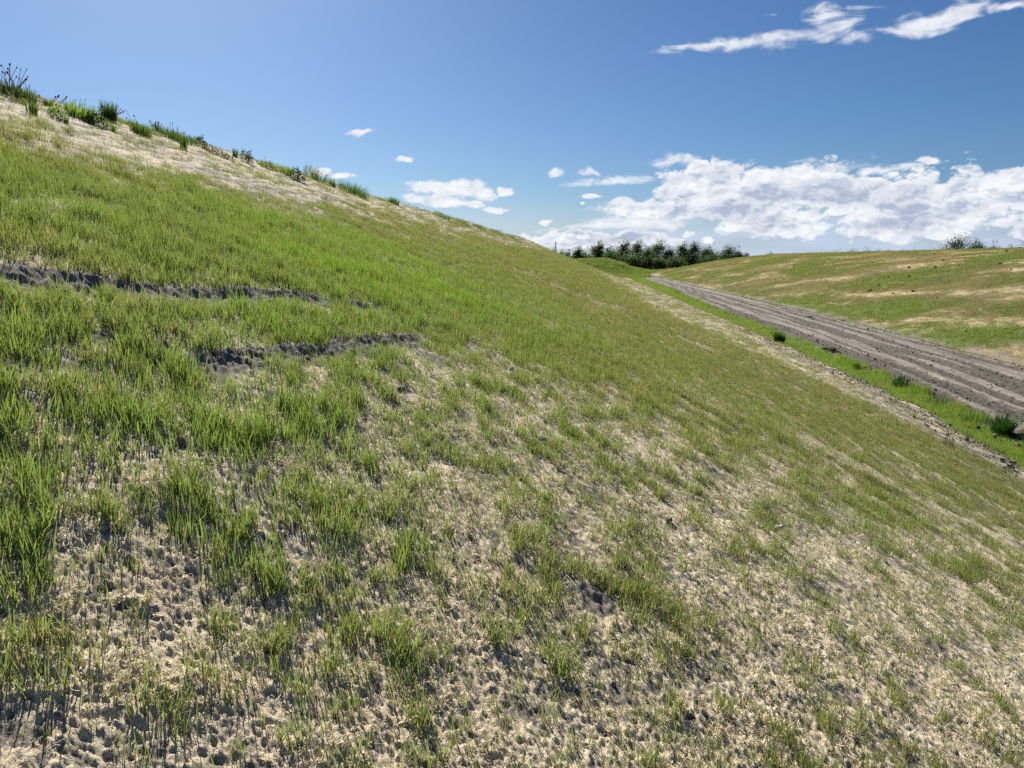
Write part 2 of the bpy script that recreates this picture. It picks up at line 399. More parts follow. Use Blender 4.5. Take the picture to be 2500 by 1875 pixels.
# far embankment: dead straw patches among thin grass
m, X, out = mat('patchy_grass_soil'); g = X.n('ShaderNodeNewGeometry').outputs['Position']
gs = X.v('MULTIPLY', g, (1.0, 0.45, 1.0))
tn = X.m('ADD', X.attr('tan'), X.m('MULTIPLY', X.m('SUBTRACT', X.noise(gs, 2.2, 6, 0.65), 0.5), 1.5))
tanc = X.mix(X.noise(gs, 1.1, 5), (0.43, 0.335, 0.21), (0.34, 0.268, 0.16))
grc = X.mix(X.rng(X.attr('lush'), 0.2, 0.8), (0.122, 0.122, 0.052), (0.115, 0.17, 0.042))
grc = X.mix(X.rng(X.noise(gs, 6, 6, 0.65), 0.40, 0.72), grc, (0.085, 0.085, 0.045))
c = X.mix(X.rng(tn, 0.36, 0.86), grc, tanc)
c = X.mix(X.m('MULTIPLY', X.rng(X.m('ADD', X.attr('bare'), X.m('SUBTRACT', X.noise(g, 2.5, 5, .65), .5)), 0.35, 0.9), 0.85), c, X.mix(X.noise(g, 3, 5), (0.14, 0.122, 0.10), (0.24, 0.205, 0.165)))
pbsdf(X, out, c, 0.95, 0.1, bump=X.noise(g, 9, 6, 0.65), bd=0.12, bs=0.8); M_FAR = m

# ditch, bump and flat land beyond
m, X, out = mat('grassy_ground'); g = X.n('ShaderNodeNewGeometry').outputs['Position']
c = X.mix(X.rng(X.noise(g, 0.35, 6, 0.6), 0.35, 0.65), (0.040, 0.080, 0.020), (0.085, 0.130, 0.034))
c = X.mix(X.rng(X.noise(g, 7, 5), 0.5, 0.72), c, (0.11, 0.10, 0.055))
pbsdf(X, out, c, 0.95, 0.1, bump=X.noise(g, 6, 6, 0.65), bd=0.15, bs=0.8); M_GROUND = m

# road: dry silt with damp churned tracks
m, X, out = mat('dirt_road'); g = X.n('ShaderNodeNewGeometry').outputs['Position']
wet = X.m('ADD', X.attr('wet'), X.m('MULTIPLY', X.m('SUBTRACT', X.noise(g, 3.4, 6, 0.7), 0.5), 1.35))
dry = X.mix(X.rng(X.noise(X.v('MULTIPLY', g, (1, .25, 1)), 0.9, 5), 0.3, 0.7), (0.152, 0.132, 0.110), (0.235, 0.203, 0.168))
dry = X.mix(X.rng(X.noise(g, 38, 3), 0.60, 0.72), dry, (0.36, 0.315, 0.27))
dk = X.mix(X.noise(g, 11, 4), (0.062, 0.053, 0.045), (0.120, 0.102, 0.086))
c = X.mix(X.rng(wet, 0.28, 0.58), dry, dk)
pbsdf(X, out, c, 0.92, 0.15, bump=X.m('ADD', X.noise(g, 16, 6, 0.65), X.m('MULTIPLY', X.noise(g, 70, 4), 0.3)), bd=0.05, bs=0.8); M_ROAD = m

# ---- maps on the ground (world positions) ---------------------------------
CONTROL = [
(-0.99,1.41,0.12,0.10,0.40), (-0.83,1.50,0.10,0.10,0.40), (-0.71,1.61,0.20,0.10,0.40), (-0.46,1.76,0.32,0.12,0.50), (-0.41,2.05,0.34,0.12,0.50), (0.00,2.03,0.30,0.10,0.50), (0.36,2.45,0.30,0.12,0.50), (0.81,2.51,0.20,0.10,0.40), (1.68,3.03,0.20,0.09,0.40), (2.60,3.90,0.22,0.09,0.40), (-1.10,1.58,0.30,0.12,0.50), (-0.95,1.74,0.20,0.10,0.40), (-0.72,1.94,0.20,0.10,0.40), (-0.13,2.31,0.30,0.10,0.45), (1.17,3.13,0.22,0.10,0.40), (-1.20,1.76,0.22,0.12,0.50), (-1.06,1.98,0.18,0.12,0.50), (-0.79,2.14,0.30,0.12,0.50), (-0.47,2.35,0.30,0.12,0.50), (0.00,3.05,0.34,0.12,0.50), (0.44,3.06,0.20,0.12,0.50), (1.42,3.84,0.24,0.11,0.45), (3.05,5.11,0.16,0.09,0.40), (-1.44,2.16,0.60,0.15,0.60), (-1.25,2.36,0.40,0.13,0.55), (-0.92,2.53,0.42,0.13,0.60), (-0.48,3.44,0.45,0.13,0.55), (0.11,3.83,0.38,0.12,0.50), (1.16,4.63,0.26,0.11,0.45), (2.78,5.84,0.20,0.10,0.40), (5.74,8.54,0.20,0.10,0.40), (-1.59,2.52,0.70,0.16,0.60), (-1.34,2.87,0.58,0.15,0.60), (-0.87,3.52,0.50,0.14,0.55), (-0.12,4.54,0.33,0.12,0.50), (1.22,6.36,0.26,0.11,0.45), (2.10,6.93,0.26,0.11,0.40), (4.73,10.12,0.50,0.11,0.30), (7.68,12.04,0.55,0.11,0.30), (-1.84,2.96,0.80,0.17,0.60), (-1.58,3.44,0.72,0.16,0.60), (-1.22,4.11,0.50,0.14,0.55), (-0.69,5.11,0.42,0.13,0.50), (0.18,6.72,0.26,0.12,0.50), (0.86,7.96,0.50,0.13,0.50), (2.48,10.15,0.62,0.12,0.30), (5.92,14.52,0.80,0.12,0.22), (8.99,15.59,0.80,0.12,0.25), (-2.13,3.46,0.92,0.18,0.60), (-1.94,4.27,0.75,0.16,0.65), (-1.63,5.56,0.90,0.17,0.80), (-1.05,7.93,0.97,0.16,0.85), (-0.21,7.82,0.50,0.13,0.60), (0.46,8.64,0.85,0.14,0.65), (2.52,13.41,0.85,0.13,0.40), (4.69,15.83,0.85,0.12,0.25), (8.21,20.23,0.85,0.12,0.20), (-3.03,4.82,0.90,0.16,0.55), (-2.72,6.09,0.95,0.16,0.70), (-2.03,8.56,1.00,0.17,0.95), (-0.83,10.41,1.00,0.16,0.90), (0.30,11.46,0.95,0.14,0.60), (2.06,15.48,0.90,0.13,0.40), (-4.15,6.71,0.85,0.15,0.50), (-3.73,7.56,0.90,0.15,0.65), (-3.26,9.63,0.95,0.16,0.85), (-2.21,12.06,1.00,0.15,0.80), (-0.79,15.04,0.95,0.14,0.55), (-5.06,8.22,0.50,0.12,0.30), (-4.38,8.93,0.55,0.12,0.35), (-3.84,11.39,0.60,0.12,0.40), (-3.24,15.54,0.70,0.12,0.40), (-1.52,19.37,0.80,0.12,0.35), (-6.38,10.18,0.08,0.10,0.30), (-5.83,10.85,0.06,0.10,0.30), (-5.55,12.01,0.05,0.10,0.30), (-5.20,13.45,0.06,0.10,0.30), (-4.74,15.27,0.10,0.10,0.30), (-4.44,19.02,0.20,0.10,0.30), (-3.59,27.60,0.22,0.10,0.30), (-1.49,56.89,0.30,0.10,0.30), (0.22,42.22,0.70,0.11,0.30), (2.36,90.13,0.30,0.10,0.30), (5.15,65.14,0.30,0.10,0.30), (4.13,41.09,0.70,0.11,0.25), (7.77,41.78,0.10,0.10,0.30), (11.25,42.14,0.06,0.10,0.30), (11.98,29.65,0.06,0.10,0.30), (13.91,26.97,0.06,0.10,0.30), (9.67,67.70,0.30,0.10,0.30), (3.15,19.06,0.75,0.11,0.25), (4.66,20.26,0.80,0.11,0.25), (7.87,22.50,0.80,0.11,0.22), ]
_C = np.array(CONTROL)
def control(x, y):
    """cover, blade height and freshness of the sown grass on the near slope"""
    x = np.asarray(x, float); y = np.asarray(y, float)
    shp = x.shape; x = x.ravel(); y = y.ravel()
    res = np.zeros((len(x), 3))
    sc = np.hypot(_C[:, 0], _C[:, 1])
    for i in range(0, len(x), 40000):
        X_ = x[i:i + 40000, None]; Y_ = y[i:i + 40000, None]
        d2 = ((X_ - _C[None, :, 0]) ** 2 + (Y_ - _C[None, :, 1]) ** 2) / (0.5 * (sc[None] + np.hypot(X_, Y_))) ** 2
        w = 1 / (d2 + 0.0006) ** 1.6
        w /= w.sum(1, keepdims=True)
        res[i:i + 40000] = w @ _C[:, 2:5]
    d, h, g = res[:, 0], res[:, 1], res[:, 2]
    q = (x - x_crest(y)) / (x_toe(y) - x_crest(y))
    wob = 0.05 * fbm(x / 1.6, y / 3.5, 3, 61)
    band = sstep(0.13, 0.24, q + wob + 0.05 * sstep(40, 90, y) * 0)
    qb = np.interp(y, [0, 19, 21, 23, 25.5, 27.5, 30, 42, 60, 140], [1.0, 0.95, 0.89, 0.86, 0.81, 0.75, 0.70, 0.61, 0.56, 0.51])
    bench = 1 - sstep(-0.05, 0.03, q - qb + 0.8 * wob)
    d = np.maximum(d, 0.45 * band * (y > 30)) * (0.08 + 0.92 * band) * (0.13 + 0.87 * bench); d = np.maximum(d, 0.13)
    lip = np.exp(-((q - 0.03) / 0.04) ** 2) * (1 - sstep(18, 40, y)) * np.clip(0.10 + 1.5 * fbm(x / 0.8, y / 1.4, 3, 66), 0, 1)
    d = np.maximum(d, 0.75 * lip); h = np.where(lip > .3, 0.13, h)
    return d.reshape(shp), h.reshape(shp), g.reshape(shp), q.reshape(shp)

RUTS = [([(-3.1, 3.3), (-2.72, 4.07), (-2.6, 4.46), (-2.4, 4.85), (-2.18, 5.5), (-1.90, 6.45), (-1.45, 7.38), (-1.22, 7.75)], 0.038, 0.20, 1.0),
        ([(-1.75, 3.75), (-1.60, 4.32), (-1.44, 4.9), (-1.22, 5.72), (-1.03, 6.45), (-0.84, 7.13)], 0.028, 0.16, 0.95)]
def seg_dist(x, y, pts):
    """signed distance to a polyline (positive downhill) and position along it"""
    best = np.full(x.shape, 1e9); sg = np.zeros(x.shape); al = np.zeros(x.shape); n = len(pts) - 1
    for i in range(n):
        ax, ay = pts[i]; bx, by = pts[i + 1]; dx, dy = bx - ax, by - ay; L2 = dx * dx + dy * dy
        t = np.clip(((x - ax) * dx + (y - ay) * dy) / L2, 0, 1)
        ex = x - ax - t * dx; ey = y - ay - t * dy; d = np.hypot(ex, ey)
        s = np.sign(dy * ex - dx * ey)
        k = d < best
        best = np.where(k, d, best); sg = np.where(k, s, sg); al = np.where(k, (i + t) / n, al)
    return best * np.where(sg == 0, 1, sg), al
SPOTS = [(0.36, 3.12, 0.10), (-1.98, 3.74, 0.09), (-0.70, 6.31, 0.16), (-1.80, 3.91, 0.10), (-0.73, 4.98, 0.08), (-1.80, 2.79, 0.07), (2.61, 4.39, 0.08), (1.7, 6.6, 0.14)]
def bare_map(x, y):
    """1 where the mulch has slid off; and the drop in height there"""
    b = np.zeros(x.shape); dz = np.zeros(x.shape)
    near = (np.hypot(x, y) < 12)
    if near.any():
        X_ = x[near]; Y_ = y[near]; bb = np.zeros(X_.shape); zz = np.zeros(X_.shape)
        wx = 0.05 * fbm(X_ / .25, Y_ / .25, 3, 5); wy = 0.05 * fbm(X_ / .25, Y_ / .25, 3, 6)
        for pts, dep, wid, amt in RUTS:
            s, al = seg_dist(X_ + wx, Y_ + wy, pts)
            end = sstep(0.0, 0.08, al) * (1 - sstep(0.88, 1.0, al))
            prof = np.where(s < 0, 0, sstep(0, 0.10, s) * (1 - sstep(0.10, wid * 2.4, s)))
            brk = np.clip(0.72 + 0.8 * fbm(X_ / .33, Y_ / .33, 3, 9), 0.2, 1.2)
            zz -= dep * prof * end * brk
            bb = np.maximum(bb, amt * np.clip(.35 + .9 * brk, 0, 1) * end * sstep(-0.03, 0.02, s) * (1 - sstep(wid * 0.8, wid * 1.6, s)))
        for cx, cy, r in SPOTS:
            d = np.hypot(X_ + wx - cx, (Y_ + wy - cy) * 0.8)
            k = 1 - sstep(r * 0.6, r * 1.1, d)
            bb = np.maximum(bb, 0.7 * k); zz -= 0.012 * k
        b[near] = bb; dz[near] = zz
    return b, dz

# ---- the land -------------------------------------------------------------
def build_land():
    fine = np.linspace(R(-40), R(40), 740)
    side = R(40) + (np.linspace(0, 1, 45)[1:] ** 1.6) * R(95)
    az = np.concatenate([-side[::-1], fine, side])
    r = [0.5, 0.7, 0.85, 1.0]
    while r[-1] < 7000:
        q = r[-1]
        r.append(q * (1 + (0.0040 if q < 9 else 0.0080 if q < 60 else 0.0135 if q < 330 else 0.16)))
    r = np.array(r)
    A, Rr = np.meshgrid(az, r); x = (np.sin(A) * Rr).ravel(); y = (np.cos(A) * Rr).ravel()
    rr = Rr.ravel()
    z = base_height(x, y)
    left = x < x_toe(y) + 0.2
    e = ((y - 150) - (x - 3.5) * 1.2) / 1.56
    onleft = left & (e < 22) & (z > ZR - 0.05)
    right = (x > x_road_right(y)) & (x < x_road_right(y) + 90) & (y < 262) & (y > -60)
    mulch = np.zeros(len(x)); tan = np.zeros(len(x)); lush = np.zeros(len(x)); bare_r = np.zeros(len(x))
    # near slope relief: clods of fibre, pits between, and undulation
    i = np.where(onleft & (rr < 400))[0]; X_ = x[i]; Y_ = y[i]; r_ = rr[i]
    b, dz = bare_map(X_, Y_)
    q = (X_ - x_crest(Y_)) / (x_toe(Y_) - x_crest(Y_))
    lod = np.clip(1.3 - r_ / 14, 0, 1); lod2 = np.clip(1.3 - r_ / 50, 0, 1)
    n_big = fbm(X_ / 1.3, Y_ / 1.6, 3, 1); n_mid = fbm(X_ / .22, Y_ / .26, 3, 2)
    n_cl = vnoise(X_ / .036, Y_ / .042, 3); n_sm = vnoise(X_ / .017, Y_ / .019, 4); n_ti = vnoise(X_ / .010, Y_ / .0105, 8)
    pit = sstep(0.12, 0.46, vnoise(X_ / .046 + .6 * n_mid, Y_ / .052, 31)) * sstep(-0.35, 0.25, n_mid + 0.5 * fbm(X_ / .7, Y_ / .7, 2, 33))
    streak = fbm(X_ / .16, Y_ / .75, 3, 12)
    cover = np.clip(0.68 + 0.55 * n_mid + 0.35 * fbm(X_ / .6, Y_ / .6, 2, 40) - 0.52 * pit - 0.9 * b + 0.10 * n_cl, 0, 1)
    wz = dz + 0.045 * n_big + 0.022 * n_mid * np.maximum(lod2, .3)
    wz += lod * (0.009 * n_cl + 0.008 * n_sm + 0.005 * n_ti - 0.012 * np.abs(vnoise(X_ / .031 + n_sm * .3, Y_ / .027, 35)) - 0.009 * pit) * (0.45 + 0.75 * cover)
    band = (1 - sstep(0.12, 0.30, q)) + sstep(0.55, 0.8, q)
    wz += 0.042 * streak * np.clip(band + .25, 0, 1) * sstep(4, 9, r_)
    wz += b * (0.020 * vnoise(X_ / .045, Y_ / .07, 51) + 0.036 * np.abs(vnoise(X_ / .065 + n_mid, Y_ / .13, 52)) + 0.012 * vnoise(X_ / .022, Y_ / .027, 53))
    z[i] += wz
    far = sstep(8, 15, r_)
    mulch[i] = np.clip(cover * (1 - far) + far * (0.45 + 0.62 * streak + 0.25 * fbm(X_ / 1.2, Y_ / 3.0, 3, 41)) - 0.13 * sstep(.80, .97, q) * sstep(14, 20, Y_) + 0.04 * sstep(.45, .65, q) * sstep(20, 30, Y_), 0, 1)
    # far slope
    i = np.where(right)[0]; X_ = x[i]; Y_ = y[i]
    tn, lu, ba, wz = far_maps(X_, Y_)
    z[i] += wz; tan[i] = tn; lush[i] = lu; bare_r[i] = ba
    # elsewhere: rough ground; sunk under the road
    i = np.where(~onleft & ~right & (rr < 330))[0]; X_ = x[i]; Y_ = y[i]
    z[i] += 0.05 * fbm(X_ / .6, Y_ / .6, 3, 71) + 0.25 * fbm(X_ / 7, Y_ / 7, 2, 72) * sstep(205, 225, Y_)
    xl = x_road_left(y); xr = x_road_right(y)
    sunk = sstep(-0.1, 0.7, x - xl) * sstep(-0.1, 0.7, xr - x) * (1 - sstep(214, 222, y))
    z -= 0.22 * sunk
    nc = len(az); nr = len(r)
    idx = np.arange(nc * nr).reshape(nr, nc)
    F = np.stack([idx[:-1, :-1], idx[:-1, 1:], idx[1:, 1:], idx[1:, :-1]], -1).reshape(-1, 4)[:, ::-1]
    cls = np.zeros(len(x), int); cls[onleft] = 1; cls[right] = 2
    fc = cls[F[:, 0]]
    V = np.stack([x, y, z], 1)
    for c, nm, mt, lab in ((1, 'hill', M_SLOPE, 'steep mulched embankment slope with thin new grass'), (2, 'hill', M_FAR, 'lower patchy grassed embankment across the dirt road'), (0, 'ground', M_GROUND, 'flat grassy ground')):
        f = F[fc == c]; used, inv = np.unique(f, return_inverse=True)
        at = {1: {'mulch': mulch[used]}, 2: {'tan': tan[used], 'lush': lush[used], 'bare': bare_r[used]}, 0: {}}[c]
        o = obj(nm, mesh_np(nm, V[used], inv.reshape(-1, 4), mt, True, at))
        tag(o, kind='structure')

def far_maps(x, y):
    """far slope: dead patches, lush patches, trodden foot; small relief"""
    d = x - x_road_right(y)
    a = fbm(x / 4.6 + .25 * y / 6.5, y / 13, 5, 81, 0.58); b = fbm(x / 9, y / 16, 3, 85)
    tn = np.clip(0.38 + 1.0 * a + 0.10 * sstep(12, 30, d) - 0.12 * sstep(30, 38, d), 0, 1)
    lu = np.clip(0.45 + 1.7 * b - 0.3 * (tn - .4), 0, 1)
    ba = np.clip(1 - sstep(0.0, 1.3, d + 1.0 * fbm(x / 1.3, y / 2.5, 3, 88)), 0, 1)
    wz = 0.16 * fbm(x / 2.4, y / 4.5, 4, 90) + 0.10 * a * sstep(2, 8, d)
    return tn, lu, ba, wz
build_land()

def ground_z(x, y):
    """bare ground level with the wide undulation"""
    return float(base_height(np.array([x]), np.array([y]))[0])

def build_road():
    ys = [6.0]
    while ys[-1] < 222: ys.append(ys[-1] + max(0.05, 0.0036 * ys[-1]))
    ys = np.array(ys); t = np.linspace(-0.06, 1.06, 190)
    T, Y = np.meshgrid(t, ys)
    xl = x_road_left(Y); xr = x_road_right(Y); wig = 0.25 * fbm(Y / 7, Y * 0, 2, 3)
    Xx = xl + (xr - xl) * T + wig * 0
    s = (Xx - xl)                                  # metres from the left edge
    W = xr - xl
    z = np.full(Y.shape, ZR); wet = 0.24 + 0.36 * fbm(Xx / 1.5, Y / 5.5, 5, 26, 0.6)
    # (share of the width, half width m, depth m, dampness, lugs)
    for tc, hw, dep, dm, lug in ((0.04, 0.70, 0.06, .75, 1), (0.185, 0.50, 0.07, .75, 1), (0.39, 0.42, 0.07, .84, .6), (0.48, 0.40, 0.08, .90, .6), (0.60, 0.50, 0.09, .92, .7), (0.70, 0.42, 0.07, .84, .7), (0.30, 0.25, 0.04, .60, .6), (0.93, 0.5, 0.04, .50, .7), (0.78, 0.25, 0.03, .35, .3)):
        off = (T - tc) * W + 0.40 * np.sin(Y / (14 + 11 * tc) + tc * 19) + 0.6 * fbm(Y / 12, Y * 0 + tc * 37, 2, 14) + 0.10 * fbm(Xx / .5, Y / .6, 2, 24)
        p = np.exp(-(off / hw) ** 4)
        edge = np.exp(-((np.abs(off) - hw * 1.25) / 0.16) ** 2)
        amp = np.clip(0.85 + 1.3 * fbm(Y / 7, Y * 0 + tc * 71, 3, 15), 0.0, 1.6)
        z += (-dep * p + 0.6 * dep * edge * (0.6 + 0.8 * fbm(Xx / .4, Y / .5, 2, 16))) * amp
        z += lug * 0.06 * p * np.sign(np.sin((Y + np.abs(off) * 0.9) * 2 * math.pi / 0.30)) * (1 - sstep(35, 60, Y)) * amp * (0.6 + 0.7 * fbm(Xx / .5, Y / .5, 2, 19))
        wet = np.maximum(wet, dm * p * (0.62 + 0.55 * amp) * (1 - 0.25 * sstep(120, 200, Y)))
    wet = np.maximum(wet, 0.44 * np.exp(-((T - 0.52) / 0.24) ** 2) * (0.55 + .45 * sstep(60, 160, Y)) * np.clip(.8 + 1.2 * fbm(Xx / 1.8, Y / 6, 3, 25), 0, 1.3))
    z += 0.05 * fbm(Xx / .35, Y / .35, 4, 17) * (0.25 + 1.5 * wet) + 0.05 * fbm(Xx / 3, Y / 5, 2, 18)
    edge_d = np.minimum(s, xr - Xx)
    z -= 0.22 * (1 - sstep(-0.5, 0.45, edge_d + 0.35 * fbm(Xx / .8, Y / 1.4, 3, 20)))
    nr, nc = Y.shape; idx = np.arange(nr * nc).reshape(nr, nc)
    F = np.stack([idx[:-1, :-1], idx[:-1, 1:], idx[1:, 1:], idx[1:, :-1]], -1).reshape(-1, 4)
    o = obj('road', mesh_np('road', np.stack([Xx.ravel(), Y.ravel(), z.ravel()], 1), F, M_ROAD, True, {'wet': wet.ravel()}))
    tag(o, kind='structure')
build_road()

# ---- scattering -----------------------------------------------------------
HID = bpy.data.collections.new('scatter_sources')
def proto_set(name, meshes):
    c = bpy.data.collections.new(name)
    for k, me in enumerate(meshes):
        o = bpy.data.objects.new('%s_source_%02d' % (name, k), me); c.objects.link(o)
    return c

def scatter(name, pts, rot, scl, idx, fresh, coll, **tags):
    n = len(pts)
    me = bpy.data.meshes.new(name); me.vertices.add(n); me.vertices.foreach_set('co', np.asarray(pts, np.float32).ravel())
    a = me.attributes.new('rot', 'FLOAT_VECTOR', 'POINT'); a.data.foreach_set('vector', np.asarray(rot, np.float32).ravel())
    a = me.attributes.new('scl', 'FLOAT_VECTOR', 'POINT'); a.data.foreach_set('vector', np.asarray(scl, np.float32).ravel())
    a = me.attributes.new('idx', 'INT', 'POINT'); a.data.foreach_set('value', np.asarray(idx, np.int32))
    a = me.attributes.new('fresh', 'FLOAT', 'POINT'); a.data.foreach_set('value', np.asarray(fresh, np.float32))
    o = obj(name, me)
    nt = bpy.data.node_groups.new(name, 'GeometryNodeTree')
    nt.interface.new_socket('Geometry', in_out='INPUT', socket_type='NodeSocketGeometry')
    nt.interface.new_socket('Geometry', in_out='OUTPUT', socket_type='NodeSocketGeometry')
    N = nt.nodes.new; L = nt.links.new
    gi = N('NodeGroupInput'); go = N('NodeGroupOutput'); ip = N('GeometryNodeInstanceOnPoints'); ci = N('GeometryNodeCollectionInfo')
    ci.inputs['Collection'].default_value = coll; ci.inputs['Separate Children'].default_value = True; ci.inputs['Reset Children'].default_value = True
    def na(nm, dt):
        q = N('GeometryNodeInputNamedAttribute'); q.data_type = dt; q.inputs['Name'].default_value = nm
        return q.outputs['Attribute']
    er = N('FunctionNodeEulerToRotation'); L(na('rot', 'FLOAT_VECTOR'), er.inputs[0])
    L(gi.outputs[0], ip.inputs['Points']); L(ci.outputs[0], ip.inputs['Instance']); ip.inputs['Pick Instance'].default_value = True
    L(na('idx', 'INT'), ip.inputs['Instance Index']); L(er.outputs[0], ip.inputs['Rotation']); L(na('scl', 'FLOAT_VECTOR'), ip.inputs['Scale'])
    L(ip.outputs[0], go.inputs[0])
    md = o.modifiers.new('scatter', 'NODES'); md.node_group = nt
    tag(o, kind='stuff', **tags)
    return o

def tuft(nb, spread, L, w, bend, seg=3, seed=0):
    rd = random.Random(seed); b = Bag()
    for i in range(nb):
        r = spread * math.sqrt(rd.random()); a = rd.uniform(0, 6.283)
        b.blade(r * math.cos(a), r * math.sin(a), -0.015, L * rd.uniform(0.45, 1.1), w * rd.uniform(0.7, 1.2), rd.uniform(0, 6.283), rd.uniform(0.03, bend), rd.uniform(0, 0.30), rd.uniform(-1.2, 0.9), seg)
    return b.mesh('grass_tuft', M_GRASS)
# 0-5 seedlings (unit height 1 = 10 cm blades), 6-9 tufts, 10-12 wide patches, 13-14 far patches
GP = [tuft(3, 0.010, 0.10, 0.0040, 0.35, 4, 1), tuft(4, 0.016, 0.10, 0.0038, 0.45, 4, 2), tuft(5, 0.022, 0.10, 0.0043, 0.5, 4, 3), tuft(7, 0.028, 0.10, 0.0040, 0.5, 4, 4), tuft(9, 0.035, 0.10, 0.0044, 0.7, 4, 5), tuft(2, 0.008, 0.10, 0.0026, 0.2, 4, 6), tuft(4, 0.03, 0.10, 0.0034, 1.15, 4, 7),
      tuft(16, 0.06, 0.10, 0.0040, 0.5, 3, 11), tuft(20, 0.08, 0.10, 0.0042, 0.5, 3, 12), tuft(14, 0.06, 0.10, 0.0045, 0.45, 3, 13), tuft(24, 0.10, 0.10, 0.0042, 0.5, 3, 14),
      tuft(50, 0.22, 0.10, 0.0075, 0.5, 2, 21), tuft(60, 0.26, 0.10, 0.008, 0.5, 2, 22), tuft(46, 0.22, 0.10, 0.008, 0.45, 2, 23),
      tuft(110, 0.60, 0.10, 0.017, 0.5, 2, 31), tuft(120, 0.70, 0.10, 0.019, 0.5, 2, 32)]
GRASS = proto_set('grass_tufts', GP)

def sector(n, r0, r1, a0, a1):
    """points spread over a ring sector, evenly per square metre"""
    r = np.sqrt(RNG.random(n) * (r1 * r1 - r0 * r0) + r0 * r0); a = R(a0) + RNG.random(n) * R(a1 - a0)
    return np.sin(a) * r, np.cos(a) * r

def slope_z(x, y):
    z = base_height(x, y); b, dz = bare_map(x, y)
    return z + dz + 0.045 * fbm(x / 1.3, y / 1.6, 3, 1) + 0.022 * fbm(x / .22, y / .26, 3, 2) * np.maximum(np.clip(1.3 - np.hypot(x, y) / 50, 0, 1), .3), b

def near_grass():
    P = []; RO = []; S = []; I = []; FR = []
    rings = [(1.1, 3.5, 2600, (0, 7), 1.0), (3.5, 6.5, 1900, (0, 7), 1.0), (6.5, 11, 520, (7, 11), 1.0), (11, 20, 280, (7, 11), 1.0), (20, 38, 46, (11, 14), 1.0), (38, 80, 12, (14, 16), 1.0), (80, 165, 6, (14, 16), 1.0)]
    for r0, r1, dens, (k0, k1), hs in rings:
        area = 0.5 * R(138) * (r1 * r1 - r0 * r0)
        x, y = sector(int(area * dens), r0, r1, -62, 76)
        ok = (x < x_toe(y) - 0.05) & (x > x_crest(y) - 1.5)
        e = ((y - 150) - (x - 3.5) * 1.2) / 1.56
        ok &= e < 6
        x = x[ok]; y = y[ok]
        d, h, g, q = control(x, y)
        z, b = slope_z(x, y)
        c1 = fbm(x / .42, y / .5, 3, 101); c2 = fbm(x / .12, y / .13, 2, 103); c3 = fbm(x / 2.2, y / 3.5, 3, 105)
        if r0 > 10: c1 = fbm(x / .8, y / 1.4, 3, 101); c2 = c1 * 0
        cl = c1 * 0.65 + c2 * 0.65
        if r0 < 6: h = h * 0.84
        thin = d * (0.42 + 2.6 * sstep(0.02, 0.42, cl))
        full = sstep(0.5, 0.95, d)
        p = thin * (1 - full) + full * (0.72 + 0.70 * cl)
        p = np.where(d < 0.46, d * (0.60 + 3.4 * sstep(0.06, 0.36, cl)), p)
        p *= (1 - np.clip(b * 1.25, 0, 1) * 0.96)
        if r0 >= 11: p = np.maximum(p, 0.9 * d * sstep(.40, .55, d))
        if r0 > 15: p *= np.clip(1.05 + 0.6 * c3, 0.6, 1.3)
        k = RNG.random(len(x)) < p
        x, y, z, h, g, cl, d, q, c3 = (v[k] for v in (x, y, z, h, g, cl, d, q, c3)); n = len(x)
        P.append(np.stack([x, y, z], 1))
        RO.append(np.stack([RNG.normal(0, .10, n), RNG.normal(0.05, .10, n), RNG.random(n) * 6.283], 1))
        s = h / 0.10 * hs * np.clip(0.82 + 0.62 * cl + RNG.normal(0, .20, n), 0.35, 2.0)
        wd = np.where(k0 == 0, np.clip(s, .7, 1.3), 1.0) * np.ones(n)
        S.append(np.stack([wd, wd, s], 1))
        I.append(RNG.integers(k0, k1, n))
        FR.append(np.clip(g * 0.66 + 0.26 - 0.06 * (1 - d) + 0.22 * c3 + 0.12 * cl + RNG.normal(0, 0.05, n) - 0.04 * sstep(8, 20, np.hypot(x, y)) * (1 - g), 0.08, 1))
        dead = RNG.random(n) < 0.03; FR[-1][dead] = 0.03
    c = [np.concatenate(v) for v in (P, RO, S, I, FR)]
    print('grass tufts', len(c[0]))
    scatter('grass', *c, GRASS, label='young sown grass in tufts across the mulched slope', cat='grass')
near_grass()

